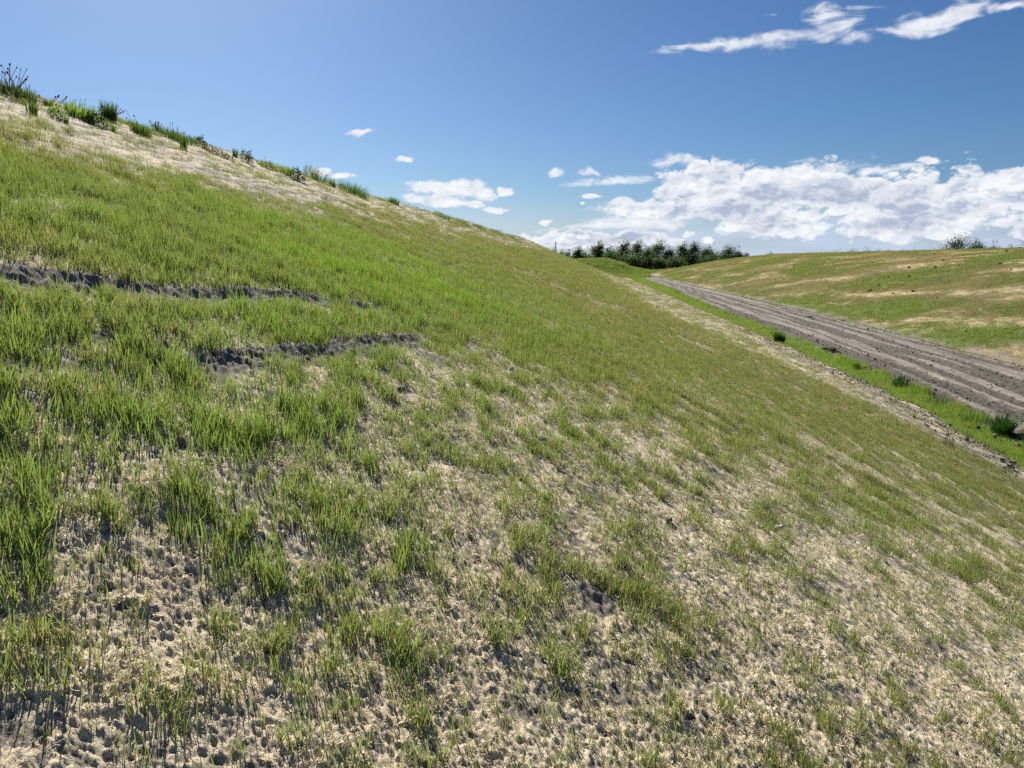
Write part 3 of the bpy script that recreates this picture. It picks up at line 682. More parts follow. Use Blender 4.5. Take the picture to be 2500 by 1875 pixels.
def ditch_grass():
    P = []; RO = []; S = []; I = []; FR = []
    for y0, y1, dens, ks in ((14, 45, 34, (11, 14)), (45, 100, 13, (11, 14)), (100, 215, 5, (14, 16))):
        n = int((y1 - y0) * 6.0 * dens)
        y = y0 + RNG.random(n) * (y1 - y0); xt = x_toe(y); xl = x_road_left(y)
        t = RNG.random(n) * 1.7 - 0.45
        wob = 0.5 * fbm(y / 3.0, t * 0 + 3, 3, 111)
        x = xt + (xl - xt) * t
        ok = (t > -0.10 + wob) & (t < 1.04 + wob * 1.3); x = x[ok]; y = y[ok]; t = t[ok]; n = len(x)
        z = base_height(x, y)
        c = fbm(x / .8, y / 1.6, 3, 113); c4 = fbm(y / 9, y * 0, 2, 114)
        k = RNG.random(n) < np.clip(0.85 + 0.7 * c, .15, 1); x, y, z, t, c, c4 = (v[k] for v in (x, y, z, t, c, c4)); n = len(x)
        P.append(np.stack([x, y, z - .02], 1)); RO.append(np.stack([RNG.normal(0, .1, n), RNG.normal(.08, .1, n), RNG.random(n) * 6.283], 1))
        s = np.clip(1.8 + 1.6 * c + 3.2 * sstep(.1, .6, t) * np.clip(c4 + .55, .1, 1.2) + RNG.normal(0, .7, n), .8, 7.5)
        S.append(np.stack([np.ones(n), np.ones(n), s], 1)); I.append(RNG.integers(*ks, n)); FR.append(np.clip(0.72 + .12 * sstep(0, .5, t) + .45 * c + RNG.normal(0, .12, n), .25, 1))
    # the lush bump and the land past the end of the road
    n = 9000; x = 8 + RNG.random(n) * 62; y = 206 + RNG.random(n) * 56
    e = ((y - 150) - (x - 3.5) * 1.2) / 1.56
    ok = (e > 12) & ~((x > x_road_left(y)) & (y < 216) & (x < x_road_right(y))) & (x < x_road_right(y) - 1 + np.clip(y - 228, 0, 40)); x = x[ok]; y = y[ok]; n = len(x)
    c = fbm(x / 4, y / 6, 3, 115)
    P.append(np.stack([x, y, base_height(x, y)], 1)); RO.append(np.stack([RNG.normal(0, .1, n), RNG.normal(.1, .1, n), RNG.random(n) * 6.283], 1))
    S.append(np.stack([np.full(n, 1.6), np.full(n, 1.6), np.clip(4.5 + 5 * c + RNG.normal(0, 1, n), 2, 9)], 1)); I.append(RNG.integers(14, 16, n)); FR.append(np.clip(.62 + .3 * c + RNG.normal(0, .06, n), .4, .9))
    c = [np.concatenate(v) for v in (P, RO, S, I, FR)]
    scatter('ditch_grass', *c, GRASS, label='lush bright green grass along the ditch beside the dirt road', cat='grass')
ditch_grass()

def far_grass():
    n = 85000
    y = 30 + (RNG.random(n) ** 1.25) * 222; d = RNG.random(n) * 58; x = x_road_right(y) + d
    tn, lu, ba, wz = far_maps(x, y)
    p = np.clip(1.25 - 1.25 * tn + 0.25 * lu, .10, 1) * (1 - .92 * ba)
    k = RNG.random(n) < p; x, y, tn, lu, wz = (v[k] for v in (x, y, tn, lu, wz)); n = len(x)
    z = base_height(x, y) + wz
    s = np.clip(0.75 + .7 * lu + RNG.normal(0, .25, n), .3, 2.4)
    c = fbm(x / 5, y / 9, 2, 121)
    fr = np.clip(0.18 + .66 * (lu - .3) - .30 * (tn - .3) + .15 * c + RNG.normal(0, .08, n), 0.02, .8)
    scatter('field_grass', np.stack([x, y, z], 1), np.stack([RNG.normal(0, .1, n), RNG.normal(.1, .1, n), RNG.random(n) * 6.283], 1),
            np.stack([np.ones(n), np.ones(n), s], 1), RNG.integers(14, 16, n), fr, GRASS, label='thin patchy grass over the low embankment across the road', cat='grass')
far_grass()

def straw():
    def wad(seed):
        rd = random.Random(seed); b = Bag()
        for i in range(15):
            x = rd.gauss(0, .016); y = rd.gauss(0, .016); z = rd.uniform(-.002, .007); a = rd.uniform(0, 6.283); L = rd.uniform(.008, .030); w = rd.uniform(.0010, .0024)
            cv = rd.uniform(-1.2, 1.2); v = []
            for j in range(4):
                t = j / 3; ang = a + cv * t
                px = x + math.cos(a + cv * t / 2) * L * t; py = y + math.sin(a + cv * t / 2) * L * t; pz = z + .006 * math.sin(3.1 * t) * rd.uniform(.2, 1)
                v += [(px - math.sin(ang) * w / 2, py + math.cos(ang) * w / 2, pz), (px + math.sin(ang) * w / 2, py - math.cos(ang) * w / 2, pz + .0012)]
            b.add(v, [(2 * j, 2 * j + 1, 2 * j + 3, 2 * j + 2) for j in range(3)])
        return b.mesh('straw_wad', M_STRAW)
    coll = proto_set('straw_wads', [wad(s) for s in range(6)])
    P = []; S = []
    for r0, r1, dens, sc in ((1.1, 2.8, 2000, .7), (2.8, 5, 750, .95), (5, 9, 160, 1.4)):
        area = 0.5 * R(86) * (r1 * r1 - r0 * r0)
        x, y = sector(int(area * dens), r0, r1, -44, 42)
        b, dz = bare_map(x, y)
        nm = fbm(x / .22, y / .26, 3, 2); pit = sstep(0.12, 0.46, vnoise(x / .046 + .6 * nm, y / .052, 31)) * sstep(-0.35, 0.25, nm + 0.5 * fbm(x / .7, y / .7, 2, 33))
        cov = np.clip(0.68 + 0.55 * nm + 0.35 * fbm(x / .6, y / .6, 2, 40) - 0.52 * pit - 0.9 * b, 0, 1)
        k = RNG.random(len(x)) < sstep(.5, .95, cov); x = x[k]; y = y[k]; n = len(x)
        z, b = slope_z(x, y); nm = nm[k]; pit = pit[k]; cov = cov[k]
        ncl = vnoise(x / .036, y / .042, 3); nsm = vnoise(x / .017, y / .019, 4)
        z = z + np.clip(1.3 - np.hypot(x, y) / 14, 0, 1) * (.010 * ncl + .008 * nsm - .004 - .013 * pit) * (.45 + .75 * cov) + .001
        P.append(np.stack([x, y, z], 1)); S.append(np.full((n, 3), sc) * RNG.uniform(.7, 1.4, (n, 1)))
    P = np.concatenate(P); S = np.concatenate(S); n = len(P); print('straw', n)
    scatter('straw_mulch', P, np.stack([RNG.normal(0, .3, n), RNG.normal(.38, .3, n), RNG.random(n) * 6.283], 1), S, RNG.integers(0, 6, n), np.zeros(n), coll,
            label='pale cream fibre mulch lying loose over the slope', cat='mulch')
straw()

def crumbs():
    """loose clods churned up beside the ruts and along the toe of the slope"""
    ms = []
    for s in range(5):
        b = Bag(); b.lump((0, 0, 0), (1, .8, .6), 6, .32, rnd=random.Random(s)); ms.append(b.mesh('soil_crumb', M_CLOD_GREY, False))
    coll = proto_set('soil_crumbs', ms)
    n = 3600; y = 18 + (RNG.random(n) ** 1.6) * 150; xl = x_road_left(y); W = x_road_right(y) - xl
    tc = RNG.choice([-.01, .05, .12, .175, .40, .485, .60, .685, .93, .98, 1.02], n)
    x = xl + W * tc - 0.35 * np.sin(y / 13 + tc * 9) + RNG.normal(0, .35, n); z = np.full(n, ZR) + .0
    r = np.clip(RNG.lognormal(-3.35, .45, n), .012, .10)
    # toe of the slope
    m_ = 1500; y2 = 12 + RNG.random(m_) ** 1.4 * 50; x2 = x_toe(y2) - np.abs(RNG.normal(0, .9, m_)) + .1; z2 = base_height(x2, y2); r2 = np.clip(RNG.lognormal(-3.3, .5, m_), .012, .13)
    # near slope
    m3 = 500; x3, y3 = sector(m3, 1.2, 12, -42, 40); z3, _ = slope_z(x3, y3); r3 = np.clip(RNG.lognormal(-4.7, .5, m3), .004, .035)
    P = np.stack([np.concatenate([x, x2, x3]), np.concatenate([y, y2, y3]), np.concatenate([z, z2, z3])], 1); r = np.concatenate([r, r2, r3]); n = len(r)
    scatter('soil_crumbs', P, RNG.random((n, 3)) * 6.28, np.stack([r, r, r], 1), RNG.integers(0, 5, n), np.zeros(n), coll, label='loose grey soil crumbs along ruts and slope foot', cat='soil')
crumbs()

# ---- trees ----------------------------------------------------------------
def wind_tree(name, label, x, y, H, W, lm, seed, cat='tree', group=None, leaf=0.42, n=520, lean=0.16, low=0.12, zoff=-0.25):
    rd = random.Random(seed)
    root = empty(name, (x, y, ground_z(x, y) + zoff))
    W *= 1.18
    tag(root, label, cat, group)
    def bent(t): return lean * H * t ** 1.7
    tb = Bag(); r0 = 0.018 * H + .02
    pts = [(bent(t) + .01 * H * rd.uniform(-1, 1) * t, .01 * H * rd.uniform(-1, 1), H * .86 * t) for t in (0, .15, .35, .55, .75, 1)]
    tb.tube(pts, [r0, r0 * .85, r0 * .7, r0 * .5, r0 * .33, r0 * .12], 6)
    cl = []
    nl = 9 + int(H / 1.6)
    for i in range(nl):
        t = low + (0.92 - low) * (i + rd.random()) / nl
        prof = math.sin(math.pi * min(1, (t * .8 + .2)) ** 1.15) ** .7
        L = W * .5 * prof * rd.uniform(.55, 1.05); a = rd.uniform(0, 6.283); up = rd.uniform(.25, .8)
        p0 = Vector((bent(t), 0, H * .86 * t)); d = Vector((math.cos(a), math.sin(a), up))
        p1 = p0 + d * L * .55; p2 = p0 + d * L + Vector((lean * L * .9, 0, -.08 * L))
        tb.tube([p0, p1, p2], [r0 * .4 * (1 - t * .6), r0 * .22, r0 * .06], 4)
        for f in (.5, .8, 1.05): cl.append((p0.lerp(p2, f), W * rd.uniform(.11, .2)))
    cl.append((Vector((bent(1.0), 0, H * .92)), W * .13)); cl.append((Vector((bent(.93), 0, H * .84)), W * .17))
    obj('trunk', tb.mesh('trunk', M_BARK), root)
    cb = Bag()
    for k in range(n):
        c, rr = cl[rd.randrange(len(cl))]
        o_ = Vector((rd.gauss(0, 1), rd.gauss(0, 1), rd.gauss(0, .75))) * rr * .75
        p = c + o_
        if k % 3 < 1:                       # inner leaves round the trunk
            t = low + (0.90 - low) * rd.random() ** .9
            rw = W * .36 * math.sin(math.pi * min(1, t * .78 + .22)) ** .6; a = rd.uniform(0, 6.283); q_ = rw * math.sqrt(rd.random())
            p = Vector((bent(t) + q_ * math.cos(a), q_ * math.sin(a), H * .88 * t))
        p.z = max(p.z, .03 * H)
        cb.leaf(p, leaf * rd.uniform(.7, 1.6), leaf * rd.uniform(.35, .7), rd.gauss(0, 1.0), rd.gauss(.15, .55))
    obj('crown', cb.mesh('crown', lm, False), root)
    return root

BELT_TREES = [
 (20.9, 262, 8.4, 3.4, 'S', 'slim light tree standing apart left of the tree belt'),
 (28.1, 268, 10.7, 5.2, 'S', 'silvery windblown tree first at the left of the tall belt'),
 (32.9, 275, 9.0, 4.8, 'G', 'green tree second from the left in the tall belt'),
 (36.6, 266, 11.6, 4.8, 'S', 'tall silvery tree with a feathery leaning top in the belt'),
 (42.3, 272, 11.1, 5.6, 'S', 'tall greyish tree with a ragged leaning top above the green bump'),
 (44.4, 265, 8.4, 4.6, 'G', 'short green tree between two taller belt trees'),
 (49.5, 270, 10.8, 7.6, 'G', 'broadest tall tree at the middle of the belt'),
 (53.2, 268, 8.2, 4.6, 'D', 'dark narrow tree right of the broadest belt tree'),
 (55.7, 262, 10.4, 5.0, 'S', 'silvery pointed tree above the end of the dirt road'),
 (60.9, 268, 10.3, 6.4, 'D', 'tall dark full tree above the end of the far embankment'),
 (67.6, 275, 8.9, 5.6, 'S', 'pale loose tree in the right part of the belt'),
 (75.6, 280, 9.3, 7.8, 'G', 'wide green tree last at the right of the tall belt'),
 (81.1, 285, 7.4, 5.4, 'D', 'low dark tree at the right end of the belt')]
LM = {'S': M_TREE_SILVER, 'G': M_TREE, 'D': M_TREE_DARK}
for i, (x, y, H, W, k, lab) in enumerate(BELT_TREES):
    wind_tree('belt_tree', lab, x, y, H * 1.07, W, LM[k], 300 + i, group='trees in the belt beyond the road', n=4200 if W > 5 else 3200, low=.04, leaf=.55)
FILL = [(25.0, 285, 7.6, 5.0, 'lower tree behind the gap left of the first silvery belt tree'), (31.4, 290, 8.6, 5.2, 'lower tree behind the first two belt trees'),
 (37.5, 292, 9.0, 5.2, 'dark lower tree behind the feathery leaning belt tree'), (42.0, 294, 9.2, 5.2, 'dark lower tree behind the ragged leaning belt tree'), (50.5, 292, 9.2, 5.4, 'lower tree half hidden by the broadest belt tree'),
 (57.0, 292, 9.0, 5.2, 'lower tree behind the dark narrow and silvery pointed belt trees'), (66.0, 294, 9.0, 5.6, 'lower tree behind the tall dark full belt tree'), (74.0, 296, 8.4, 5.8, 'lower tree behind the gap at the right of the belt'), (17.5, 280, 6.4, 5.0, 'low brush tree at the far left end of the belt')]
for i, (x, y, H, W, lab) in enumerate(FILL):
    wind_tree('belt_tree', lab, x, y, H, W, M_TREE, 350 + i, group='trees in the belt beyond the road', n=2200, leaf=.55, low=.04)
FRONT = [
 (39.0, 256, 6.1, 5.8, 'G', 'rounded green shrub left of the dark one in front of the belt'),
 (43.4, 254, 5.7, 6.2, 'D', 'rounded very dark shrub in front of the belt'),
 (47.7, 252, 4.3, 5.6, 'G', 'lowest green shrub by the end of the dirt road'),
 (52.1, 254, 4.8, 5.8, 'G', 'green shrub right of the lowest one in front of the belt'),
 (33.3, 260, 6.9, 5.8, 'G', 'bushy shrub behind the grassy bump'),
 (24.8, 262, 6.4, 6.6, 'G', 'low spreading shrub at the left foot of the belt'),
 (59.6, 258, 5.5, 6.2, 'D', 'dark shrub half hidden by the end of the far embankment'),
 (67.6, 268, 6.2, 6.6, 'G', 'green shrub under the pale loose tree at the belt right')]
for i, (x, y, H, W, k, lab) in enumerate(FRONT):
    wind_tree('shrub', lab, x, y, H, W, LM[k], 400 + i, cat='shrub', group='shrubs in front of the tree belt', n=2200, lean=.08, low=.02, leaf=.5)
FARL = [(16.1, 330, 10.2, 3.0, 'small distant tree left of the thin pole'), (20.0, 340, 9.2, 3.4, 'small distant tree just right of the thin pole'), (22.5, 330, 9.0, 3.6, 'small distant dark tree midway between pole and slim light tree'),
        (13.4, 340, 9.0, 2.6, 'leftmost distant tree at the end of the crest line'), (27.7, 320, 7.9, 4.4, 'distant low tree right of the slim light tree')]
for i, (x, y, H, W, lab) in enumerate(FARL):
    wind_tree('distant_tree', lab, x, y, H, W, M_TREE_DARK, 450 + i, group='small distant trees by the pole', n=900, leaf=.6)
SKYL = [(124.7, 420, 8.6, 4.0, 'tiny distant tree right of the tree belt'), (130.8, 400, 8.3, 4.4, 'tiny pale distant tree above the left of the far embankment')]
for i, (x, y, H, W, lab) in enumerate(SKYL):
    wind_tree('distant_tree', lab, x, y, H, W, M_TREE, 470 + i, group='tiny trees on the horizon', n=800, leaf=.6)
PEEK = [(116.7, 300, 8.0, 3.2), (114.3, 280, 8.3, 3.4), (116.4, 276, 8.2, 3.0), (115.4, 270, 8.5, 3.4), (119.9, 270, 8.7, 3.2), (119.3, 260, 8.2, 2.5), (122.5, 260, 8.2, 2.8), (122.7, 250, 8.1, 1.6), (126.0, 250, 8.1, 1.6)]
for i, (x, y, H, W) in enumerate(PEEK):
    wind_tree('distant_tree', 'distant tree whose top just peeks over the far embankment', x, y, H * 1.1, W * 1.3, M_TREE_DARK, 480 + i, group='tree tops peeking over the far embankment', n=600, leaf=.45, lean=.3)
CLUST = [(119.6, 215, 11.4, 7.4, 'tall windswept tree, biggest above the far embankment'), (121.0, 210, 10.0, 5.4, 'windswept tree touching the right side of the biggest skyline tree'),
         (120.2, 205, 8.6, 3.0, 'low leaning tree right of the big skyline pair'), (122.9, 205, 9.3, 2.6, 'thin tree bent to the right beyond the low leaning one'),
         (127.6, 210, 8.3, 1.8, 'tiny leaning tree fifth along the right skyline'), (127.5, 205, 8.3, 2.4, 'tiny leaning tree sixth along the right skyline'),
         (126.8, 200, 8.9, 2.6, 'thin bent tree second from the right edge on the skyline'), (129.9, 200, 8.1, 2.8, 'low tree at the right edge of the photo on the skyline')]
for i, (x, y, H, W, lab) in enumerate(CLUST):
    wind_tree('windswept_tree', lab, x, y, H * (1.05 if i < 2 else 1.13), W * (1 if i < 2 else 1.3), M_TREE_DARK if i < 3 else M_TREE, 500 + i, group='windswept trees above the far embankment', n=4200 if i < 2 else 1500, leaf=.45, lean=.34, low=.2)
def distant_woods():
    b = Bag(); rd = random.Random(77)
    for x0, x1, y, h in ((60, 560, 640, 5.2), (180, 420, 520, 6.0), (-80, 60, 620, 8.0)):
        for i in range(1500):
            x = rd.uniform(x0, x1); yy = y + rd.uniform(-14, 14)
            hh = h * (0.72 + .28 * math.sin(x * .13) * math.sin(x * .041)) * rd.uniform(.2, 1.0) ** .6
            b.leaf((x, yy, ZR + hh), rd.uniform(.9, 1.9), rd.uniform(.7, 1.3), rd.uniform(0, 6.28), rd.gauss(.2, .6))
            if i % 3 == 0: b.leaf((x, yy, ZR + rd.uniform(0, hh * .8)), 2.2, 1.9, rd.uniform(0, 6.28), rd.gauss(.3, .6))
    o = obj('distant_woods', b.mesh('distant_woods', M_TREE_DARK, False)); tag(o, 'thin dark line of distant woods on the horizon', 'woods', kind='stuff')
distant_woods()
b = Bag(); b.tube([(0, 0, 0), (0, 0, 6), (0, 0, 11.6)], [.28, .24, .16], 8)
po = empty('pole', (17.93, 320, ZR)); tag(po, 'thin dark pole rising above the small distant trees', 'pole')
obj('shaft', b.mesh('shaft', M_POLE), po)
b = Bag(); b.tube([(-.7, 0, 10.7), (.7, 0, 10.7)], [.09, .09], 6); obj('crossarm', b.mesh('crossarm', M_POLE), po)

# ---- weeds ----------------------------------------------------------------
SEED_ME = {}
def seed_mesh(pale, L):
    k = (pale, round(L, 3))
    if k not in SEED_ME:
        b = Bag(); b.lump((0, 0, L * .5), (L * .30, L * .30, L * .55), 6, .2, rnd=random.Random(3)); SEED_ME[k] = b.mesh('seed_head', M_SEED_PALE if pale else M_SEED)
    return SEED_ME[k]
def weed(name, label, x, y, fol, W, H, nb, lm, stems=(), leafy_w=0.0, cat='plant', group='weeds along the crest', seed=0, bend=.5, blade=.010, head=.032, pale=False, spread=.55, leanx=.10, loc_z=None):
    """fol: 'blade' or 'leaf'; stems: (height, lean x, lean y) each with a seed head"""
    rd = random.Random(900 + seed)
    root = empty(name, (x, y, (ground_z(x, y) if loc_z is None else loc_z) - .01)); tag(root, label, cat, group)
    b = Bag(); nb = int(nb * 1.7); W *= 1.12; blade *= 1.15
    for i in range(nb):
        r = W * .5 * spread * math.sqrt(rd.random()); a = rd.uniform(0, 6.283); px, py = r * math.cos(a), r * math.sin(a)
        dz = ground_z(x + px, y + py) - ground_z(x, y)
        if fol == 'blade':
            out_ = a + rd.gauss(0, .7)
            b.blade(px, py, dz - .01, H * rd.uniform(.35, 1.2), blade * rd.uniform(.7, 1.3), out_, rd.uniform(.1, bend), leanx * rd.random(), 0, 4)
        else:
            hh = H * rd.random() ** .7 * math.sqrt(max(0, 1 - (r / (W * .5)) ** 2))
            b.leaf((px, py, dz + hh * .92), leafy_w * rd.uniform(.8, 1.6), leafy_w * rd.uniform(.4, .7), rd.uniform(0, 6.283), rd.gauss(.35, .5))
    obj('foliage', b.mesh('foliage', lm, False), root)
    for hgt, lx, ly in stems:
        hgt *= 0.84
        t = Bag(); px, py = rd.gauss(0, W * .10), rd.gauss(0, W * .08); dz = ground_z(x + px, y + py) - ground_z(x, y)
        pts = [(px, py, dz - .01), (px + lx * .35, py + ly * .35, dz + hgt * .55), (px + lx, py + ly, dz + hgt)]
        t.tube(pts, [.0045, .004, .003], 4)
        st = obj('stem', t.mesh('stem', M_STEM), root)
        d = Vector(pts[2]) - Vector(pts[1])
        obj('seed_head', seed_mesh(pale, head * rd.choice((.8, 1.0, 1.25))), st, pts[2], d.to_track_quat('Z', 'Y').to_euler())
    return root
def fan(n, h0, h1, lean, seed):
    rd = random.Random(seed); return [(rd.uniform(h0, h1), rd.uniform(-lean, lean), rd.uniform(-.05, .05)) for _ in range(n)]

weed('crest_weed', 'dark bushy weed with tall brown seed stalks at the top left crest', -7.54, 12.21, 'blade', .60, .23, 260, M_LEAF_DARK, fan(17, .28, .56, .20, 1) + [(.30, .16, 0), (.26, .18, 0)], seed=1, spread=.9, bend=.8)
weed('crest_weed', 'thin weed of tall pale stalks standing lower than the dark bushy one', -6.52, 10.90, 'blade', .22, .22, 40, M_LEAF, [(.50, -.05, 0), (.42, .02, 0), (.36, .06, 0), (.31, .03, 0)], seed=2, head=.02, pale=True)
weed('crest_weed', 'low dark weed with purplish seed stalks splayed both ways', -7.34, 12.79, 'blade', .34, .12, 70, M_LEAF_DARK, [(.22, -.22, 0), (.20, -.14, 0), (.20, .10, 0), (.23, .14, 0), (.19, .17, 0), (.17, .20, 0), (.18, .07, 0)], seed=3, head=.034)
weed('crest_weed', 'small bright leafy weed below the splayed purplish one', -6.66, 11.73, 'leaf', .22, .15, 90, M_LEAF_LIGHT, leafy_w=.05, seed=4, spread=.9)
weed('crest_weed', 'tiny thin tuft alone on the bare band near the left edge', -6.40, 11.51, 'blade', .10, .14, 22, M_LEAF, seed=5)
weed('crest_weed', 'wide pale green grass clump left of the dark spiky tuft', -7.01, 13.07, 'blade', .52, .30, 190, M_LEAF_LIGHT, fan(3, .30, .38, .06, 5), seed=6, spread=.8, bend=.75, head=.018)
weed('crest_weed', 'brownish dark low bush pressed between pale clump and spiky tuft', -6.78, 13.10, 'leaf', .36, .24, 190, M_LEAF_DARK, fan(2, .34, .38, .05, 6), leafy_w=.05, seed=7, spread=.95)
weed('crest_weed', 'tall dark spiky tuft with brown heads hanging at its right', -7.63, 15.19, 'blade', .42, .37, 140, M_LEAF_DARK, [(.20, .24, 0), (.16, .26, 0), (.24, .22, 0), (.13, .25, 0), (.40, -.10, 0)], seed=8, bend=.8, blade=.014)
weed('crest_weed', 'thin pale tuft downhill of the tall dark spiky one', -6.45, 12.95, 'blade', .14, .21, 40, M_LEAF_LIGHT, seed=9)
weed('crest_weed', 'green clump with two dark-headed stalks on its left', -6.89, 14.82, 'blade', .44, .24, 150, M_LEAF, [(.46, -.14, 0), (.38, -.08, 0), (.32, -.18, 0)], seed=10, spread=.8)
weed('crest_weed', 'reddish weed full of small dark heads behind the green clump', -7.74, 17.38, 'leaf', .28, .20, 80, M_LEAF_RED, fan(11, .20, .30, .12, 11), leafy_w=.04, seed=11, head=.03)
weed('crest_weed', 'broad feathery grass mound with a few thin stalks', -7.35, 17.30, 'blade', .78, .24, 260, M_LEAF, fan(4, .32, .42, .06, 12), seed=12, spread=.95, bend=.6, head=.02)
weed('crest_weed', 'narrow upright tuft at the foot of the broad feathery mound', -6.34, 15.39, 'blade', .20, .30, 60, M_LEAF, fan(1, .36, .38, .03, 13), seed=13)
weed('crest_weed', 'dark round-leaved weed with one seed head on the crest', -7.27, 18.65, 'leaf', .28, .20, 110, M_LEAF_DARK, [(.30, .04, 0), (.26, .06, 0)], leafy_w=.06, seed=14, spread=.95)
weed('crest_weed', 'small palm-like tuft just left of the round-leaved weed', -7.66, 19.17, 'blade', .26, .22, 40, M_LEAF, seed=15, bend=.95, blade=.016)
weed('crest_weed', 'long low mat of green and brown weeds along the crest', -6.75, 17.9, 'leaf', .84, .15, 300, M_LEAF_RED, fan(5, .16, .24, .05, 16), leafy_w=.05, seed=16, spread=1.0, head=.02)
weed('crest_weed', 'small upright tuft left of the lone dark weed', -6.90, 19.83, 'blade', .18, .24, 45, M_LEAF, seed=17)
weed('crest_weed', 'lone dark upright weed with small heads standing against sky', -6.44, 19.34, 'leaf', .36, .34, 230, M_LEAF_DARK, fan(8, .30, .42, .13, 18), leafy_w=.045, seed=18, spread=.8, head=.024)
weed('crest_weed', 'low leafy weed with one tall thin stalk', -6.27, 20.34, 'leaf', .52, .18, 170, M_LEAF, [(.36, -.06, 0), (.24, .12, 0)], leafy_w=.05, seed=19, spread=1, head=.022)
weed('crest_weed', 'bright bushy clump left of the darker upright one', -6.01, 21.04, 'blade', .32, .28, 120, M_LEAF_LIGHT, seed=20, spread=.85)
weed('crest_weed', 'darker upright leafy clump beside the bright bushy one', -5.56, 20.54, 'leaf', .38, .38, 240, M_LEAF, fan(4, .36, .44, .08, 21), leafy_w=.055, seed=21, spread=.9, head=.024)
weed('crest_weed', 'wispy grasses bent by wind in front of a small white cloud', -6.47, 25.96, 'blade', .74, .44, 150, M_LEAF, fan(6, .36, .46, .10, 22), seed=22, spread=.95, bend=.5, head=.03, leanx=.5)
weed('crest_weed', 'short light green tuft right of the wispy bent grasses', -6.04, 26.59, 'blade', .36, .30, 110, M_LEAF_LIGHT, seed=23)
weed('crest_weed', 'long row of dense wind-bent grass with the blue sky behind', -5.42, 26.96, 'blade', .90, .42, 300, M_LEAF, seed=24, spread=1.0, bend=.5, leanx=.45)
weed('crest_weed', 'small grass tuft on the crest left of the white cloud', -5.74, 37.98, 'blade', .56, .34, 110, M_LEAF, seed=25, spread=.9, leanx=.4, blade=.016)
for i, (x, y, w, h, lab) in enumerate([(-4.52, 50.69, .9, .34, 'low grey-green tuft below the right end of a cloud'), (-3.41, 55.91, .9, .30, 'low dark tuft following the grey-green one down the crest'),
        (-2.76, 65.31, 1.1, .34, 'low tuft midway down the far crest'), (-1.34, 75.51, 1.5, .38, 'flat wide tuft on the far crest'), (.27, 86.66, 1.7, .42, 'last wide tuft before the crest starts to fall')]):
    weed('crest_weed', lab, x, y, 'blade', w, h, 120, M_LEAF_DARK if i % 2 else M_LEAF, seed=40 + i, spread=1.0, leanx=.4, blade=.022)
RG = 'tall rush clumps in the ditch'
weed('rush_clump', 'dark rush clump farthest along the ditch', 18.54, 53.14, 'blade', 1.05, .80, 320, M_RUSH, group=RG, seed=80, spread=.55, bend=.95, blade=.03)
weed('rush_clump', 'small dark rush clump second in the ditch', 18.81, 41.49, 'blade', .48, .52, 130, M_RUSH, group=RG, seed=81, spread=.55, bend=.95, blade=.022)
weed('rush_clump', 'loose broad-bladed rush clump leaning at the road edge', 18.06, 35.36, 'blade', 1.0, .80, 90, M_RUSH, group=RG, seed=82, spread=.55, bend=.95, blade=.045)
weed('rush_clump', 'largest dark rush clump beside the right edge', 16.89, 25.90, 'blade', 1.0, .82, 300, M_RUSH, group=RG, seed=83, spread=.55, bend=.95, blade=.022, leanx=.3)
weed('rush_clump', 'dark rush clump cut by the right edge of the photo', 16.85, 24.40, 'blade', .60, .66, 200, M_RUSH, group=RG, seed=84, spread=.55, bend=.95, blade=.02)
weed('dock', 'reddish brown dock stalk at the churned road edge', 18.03, 29.87, 'leaf', .30, .20, 40, M_LEAF_RED, fan(5, .35, .55, .12, 85), leafy_w=.07, group='weeds at the slope foot', seed=85, head=.07)
weed('stalk_weed', 'dry pinkish stalk weed with dark heads on the slope foot', 11.52, 19.69, 'blade', .50, .26, 70, M_LEAF_DARK, fan(7, .45, .84, .16, 86), group='weeds at the slope foot', seed=86, head=.05, bend=.9)
for i, (x, y, hh, lab) in enumerate([(18.9, 43.2, .6, 'light reedy stems right of the small dark rush clump'), (18.0, 33.4, .5, 'thin reedy stems below the broad-bladed rushes'), (17.6, 31.2, .55, 'leafy reed stems between dock and largest rush clump'), (17.2, 28.0, .5, 'short reeds touching the left of the largest rush clump')]):
    weed('reeds', lab, x, y, 'blade', .8, hh, 70, M_LEAF_LIGHT if i == 0 else M_LEAF, group='reeds in the ditch', seed=90 + i, spread=1, bend=.35, blade=.02)

# ---- clods, slabs ---------------------------------------------------------
def clod(label, x, y, w, m=M_CLOD, flat=.5, group='dark clods on the far embankment', seed=0, n=9, zadd=0.0, nm='soil_clod', cat='clod', cz=None):
    rd = random.Random(seed); b = Bag()
    b.lump((0, 0, w * .15), (w * .5, w * .36, w * flat * .5), n, .3, rnd=rd); b.lump((w * .25, w * .05, w * .08), (w * .28, w * .25, w * flat * .32), 7, .3, rnd=rd); b.lump((-w * .28, -w * .06, w * .06), (w * .22, w * .22, w * flat * .3), 7, .3, rnd=rd)
    z = ground_z(x, y)
    if x > float(x_road_right(y)): z += float(far_maps(np.array([x]), np.array([y]))[3][0])
    o = obj(nm, b.mesh(nm, m, False), loc=(x, y, z + zadd), rot=(0, 0, rd.uniform(-.5, .5)))
    tag(o, label, cat, group)
    return o
BIG = {0: 'dark clod highest of the trio left of the tan streaks on the far embankment', 1: 'dark clod just under the upper tan streak below the skyline trees', 2: 'double dark clod in a pale band under the skyline trees', 3: 'dark clod on the lower edge of a tan patch mid slope',
       4: 'black clod at the top of the brightest green patch', 5: 'long dark clod above the green patch on the far embankment', 6: 'dark clod at the foot of the big tan patch by the right edge', 7: 'greenish dark clod in the lower right of the bright green patch', 17: 'flat dark clod at the left of the bright green patch', 14: 'small brown clod alone low on the far embankment', 11: 'dark clod under the skyline near the right edge'}
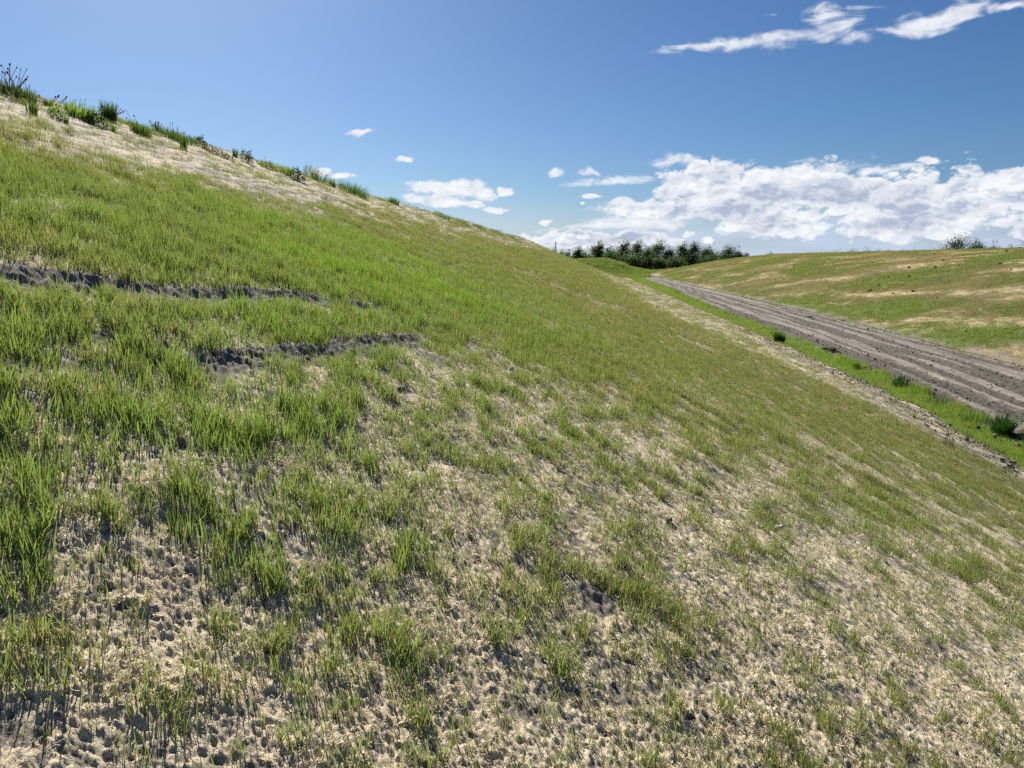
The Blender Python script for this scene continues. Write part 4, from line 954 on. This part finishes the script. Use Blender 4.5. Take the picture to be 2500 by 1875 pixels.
CL = [(49.3,96.5,.47),(54.0,97.6,.53),(49.7,91.3,.63),(44.4,91.6,.41),(41.1,86.9,.49),(44.9,87.7,.56),(51.3,81.8,.55),(39.6,76.4,.44),(39.8,82.8,.25),(37.9,72.7,.28),(41.9,68.2,.22),(61.3,96.8,.46),(38.2,69.5,.19),(50.3,87.5,.27),(31.6,53.4,.25),(61.0,180.5,.39),(41.7,122.8,.26),(39.1,84.6,.63),(38.9,78.9,.30),(61.0,112.7,.43),(34.3,71.8,.19),(48.5,75.6,.21),(38.4,71.9,.14)]
for i, (x, y, w) in enumerate(CL):
    clod(BIG.get(i, 'small dark clod lying on the patchy far embankment'), x, y, w * .85, seed=200 + i, flat=.7, zadd=.02)
clod('dark flat slab of soil at the left edge of the road', 20.34, 48.97, .85, flat=.25, seed=230, group='soil lumps by the road', zadd=.05)
clod('small dark lump on the pale part of the road', 29.0, 74.84, .5, flat=.3, seed=231, group='soil lumps by the road', zadd=.03)
clod('dark grey clod on the slope foot near the lower right edge', 13.55, 20.3, .30, seed=232, group='lumps along the slope foot', flat=.5)
clod('dark clod in the green ditch near the right edge', 15.9, 22.9, .26, seed=233, group='lumps along the slope foot', flat=.5)
for i, (x, y, w, lab) in enumerate([(.98, 4.62, .075, 'grey lump of soil right of centre on the mulch'), (.20, 5.2, .085, 'dark soil lump among grass near the centre'), (-.73, 5.02, .07, 'dark lump at the top of the sparse area left of centre')]):
    clod(lab, x, y, w, M_CLOD_GREY, .45, 'soil lumps on the near slope', 240 + i, n=8, zadd=-.006)
m, X, out = mat('pale_stone'); g = X.n('ShaderNodeNewGeometry').outputs['Position']; pbsdf(X, out, X.mix(X.noise(g, 60, 3), (0.55, 0.50, 0.42), (0.68, 0.64, 0.56))); M_PALE = m
clod('cream lump of fibre beside a grass tuft right of centre', 2.02, 5.55, .06, M_PALE, .7, 'soil lumps on the near slope', 250)
clod('pale rounded lump near the top of the sparse centre', .22, 7.6, .10, M_PALE, .6, 'soil lumps on the near slope', 251)
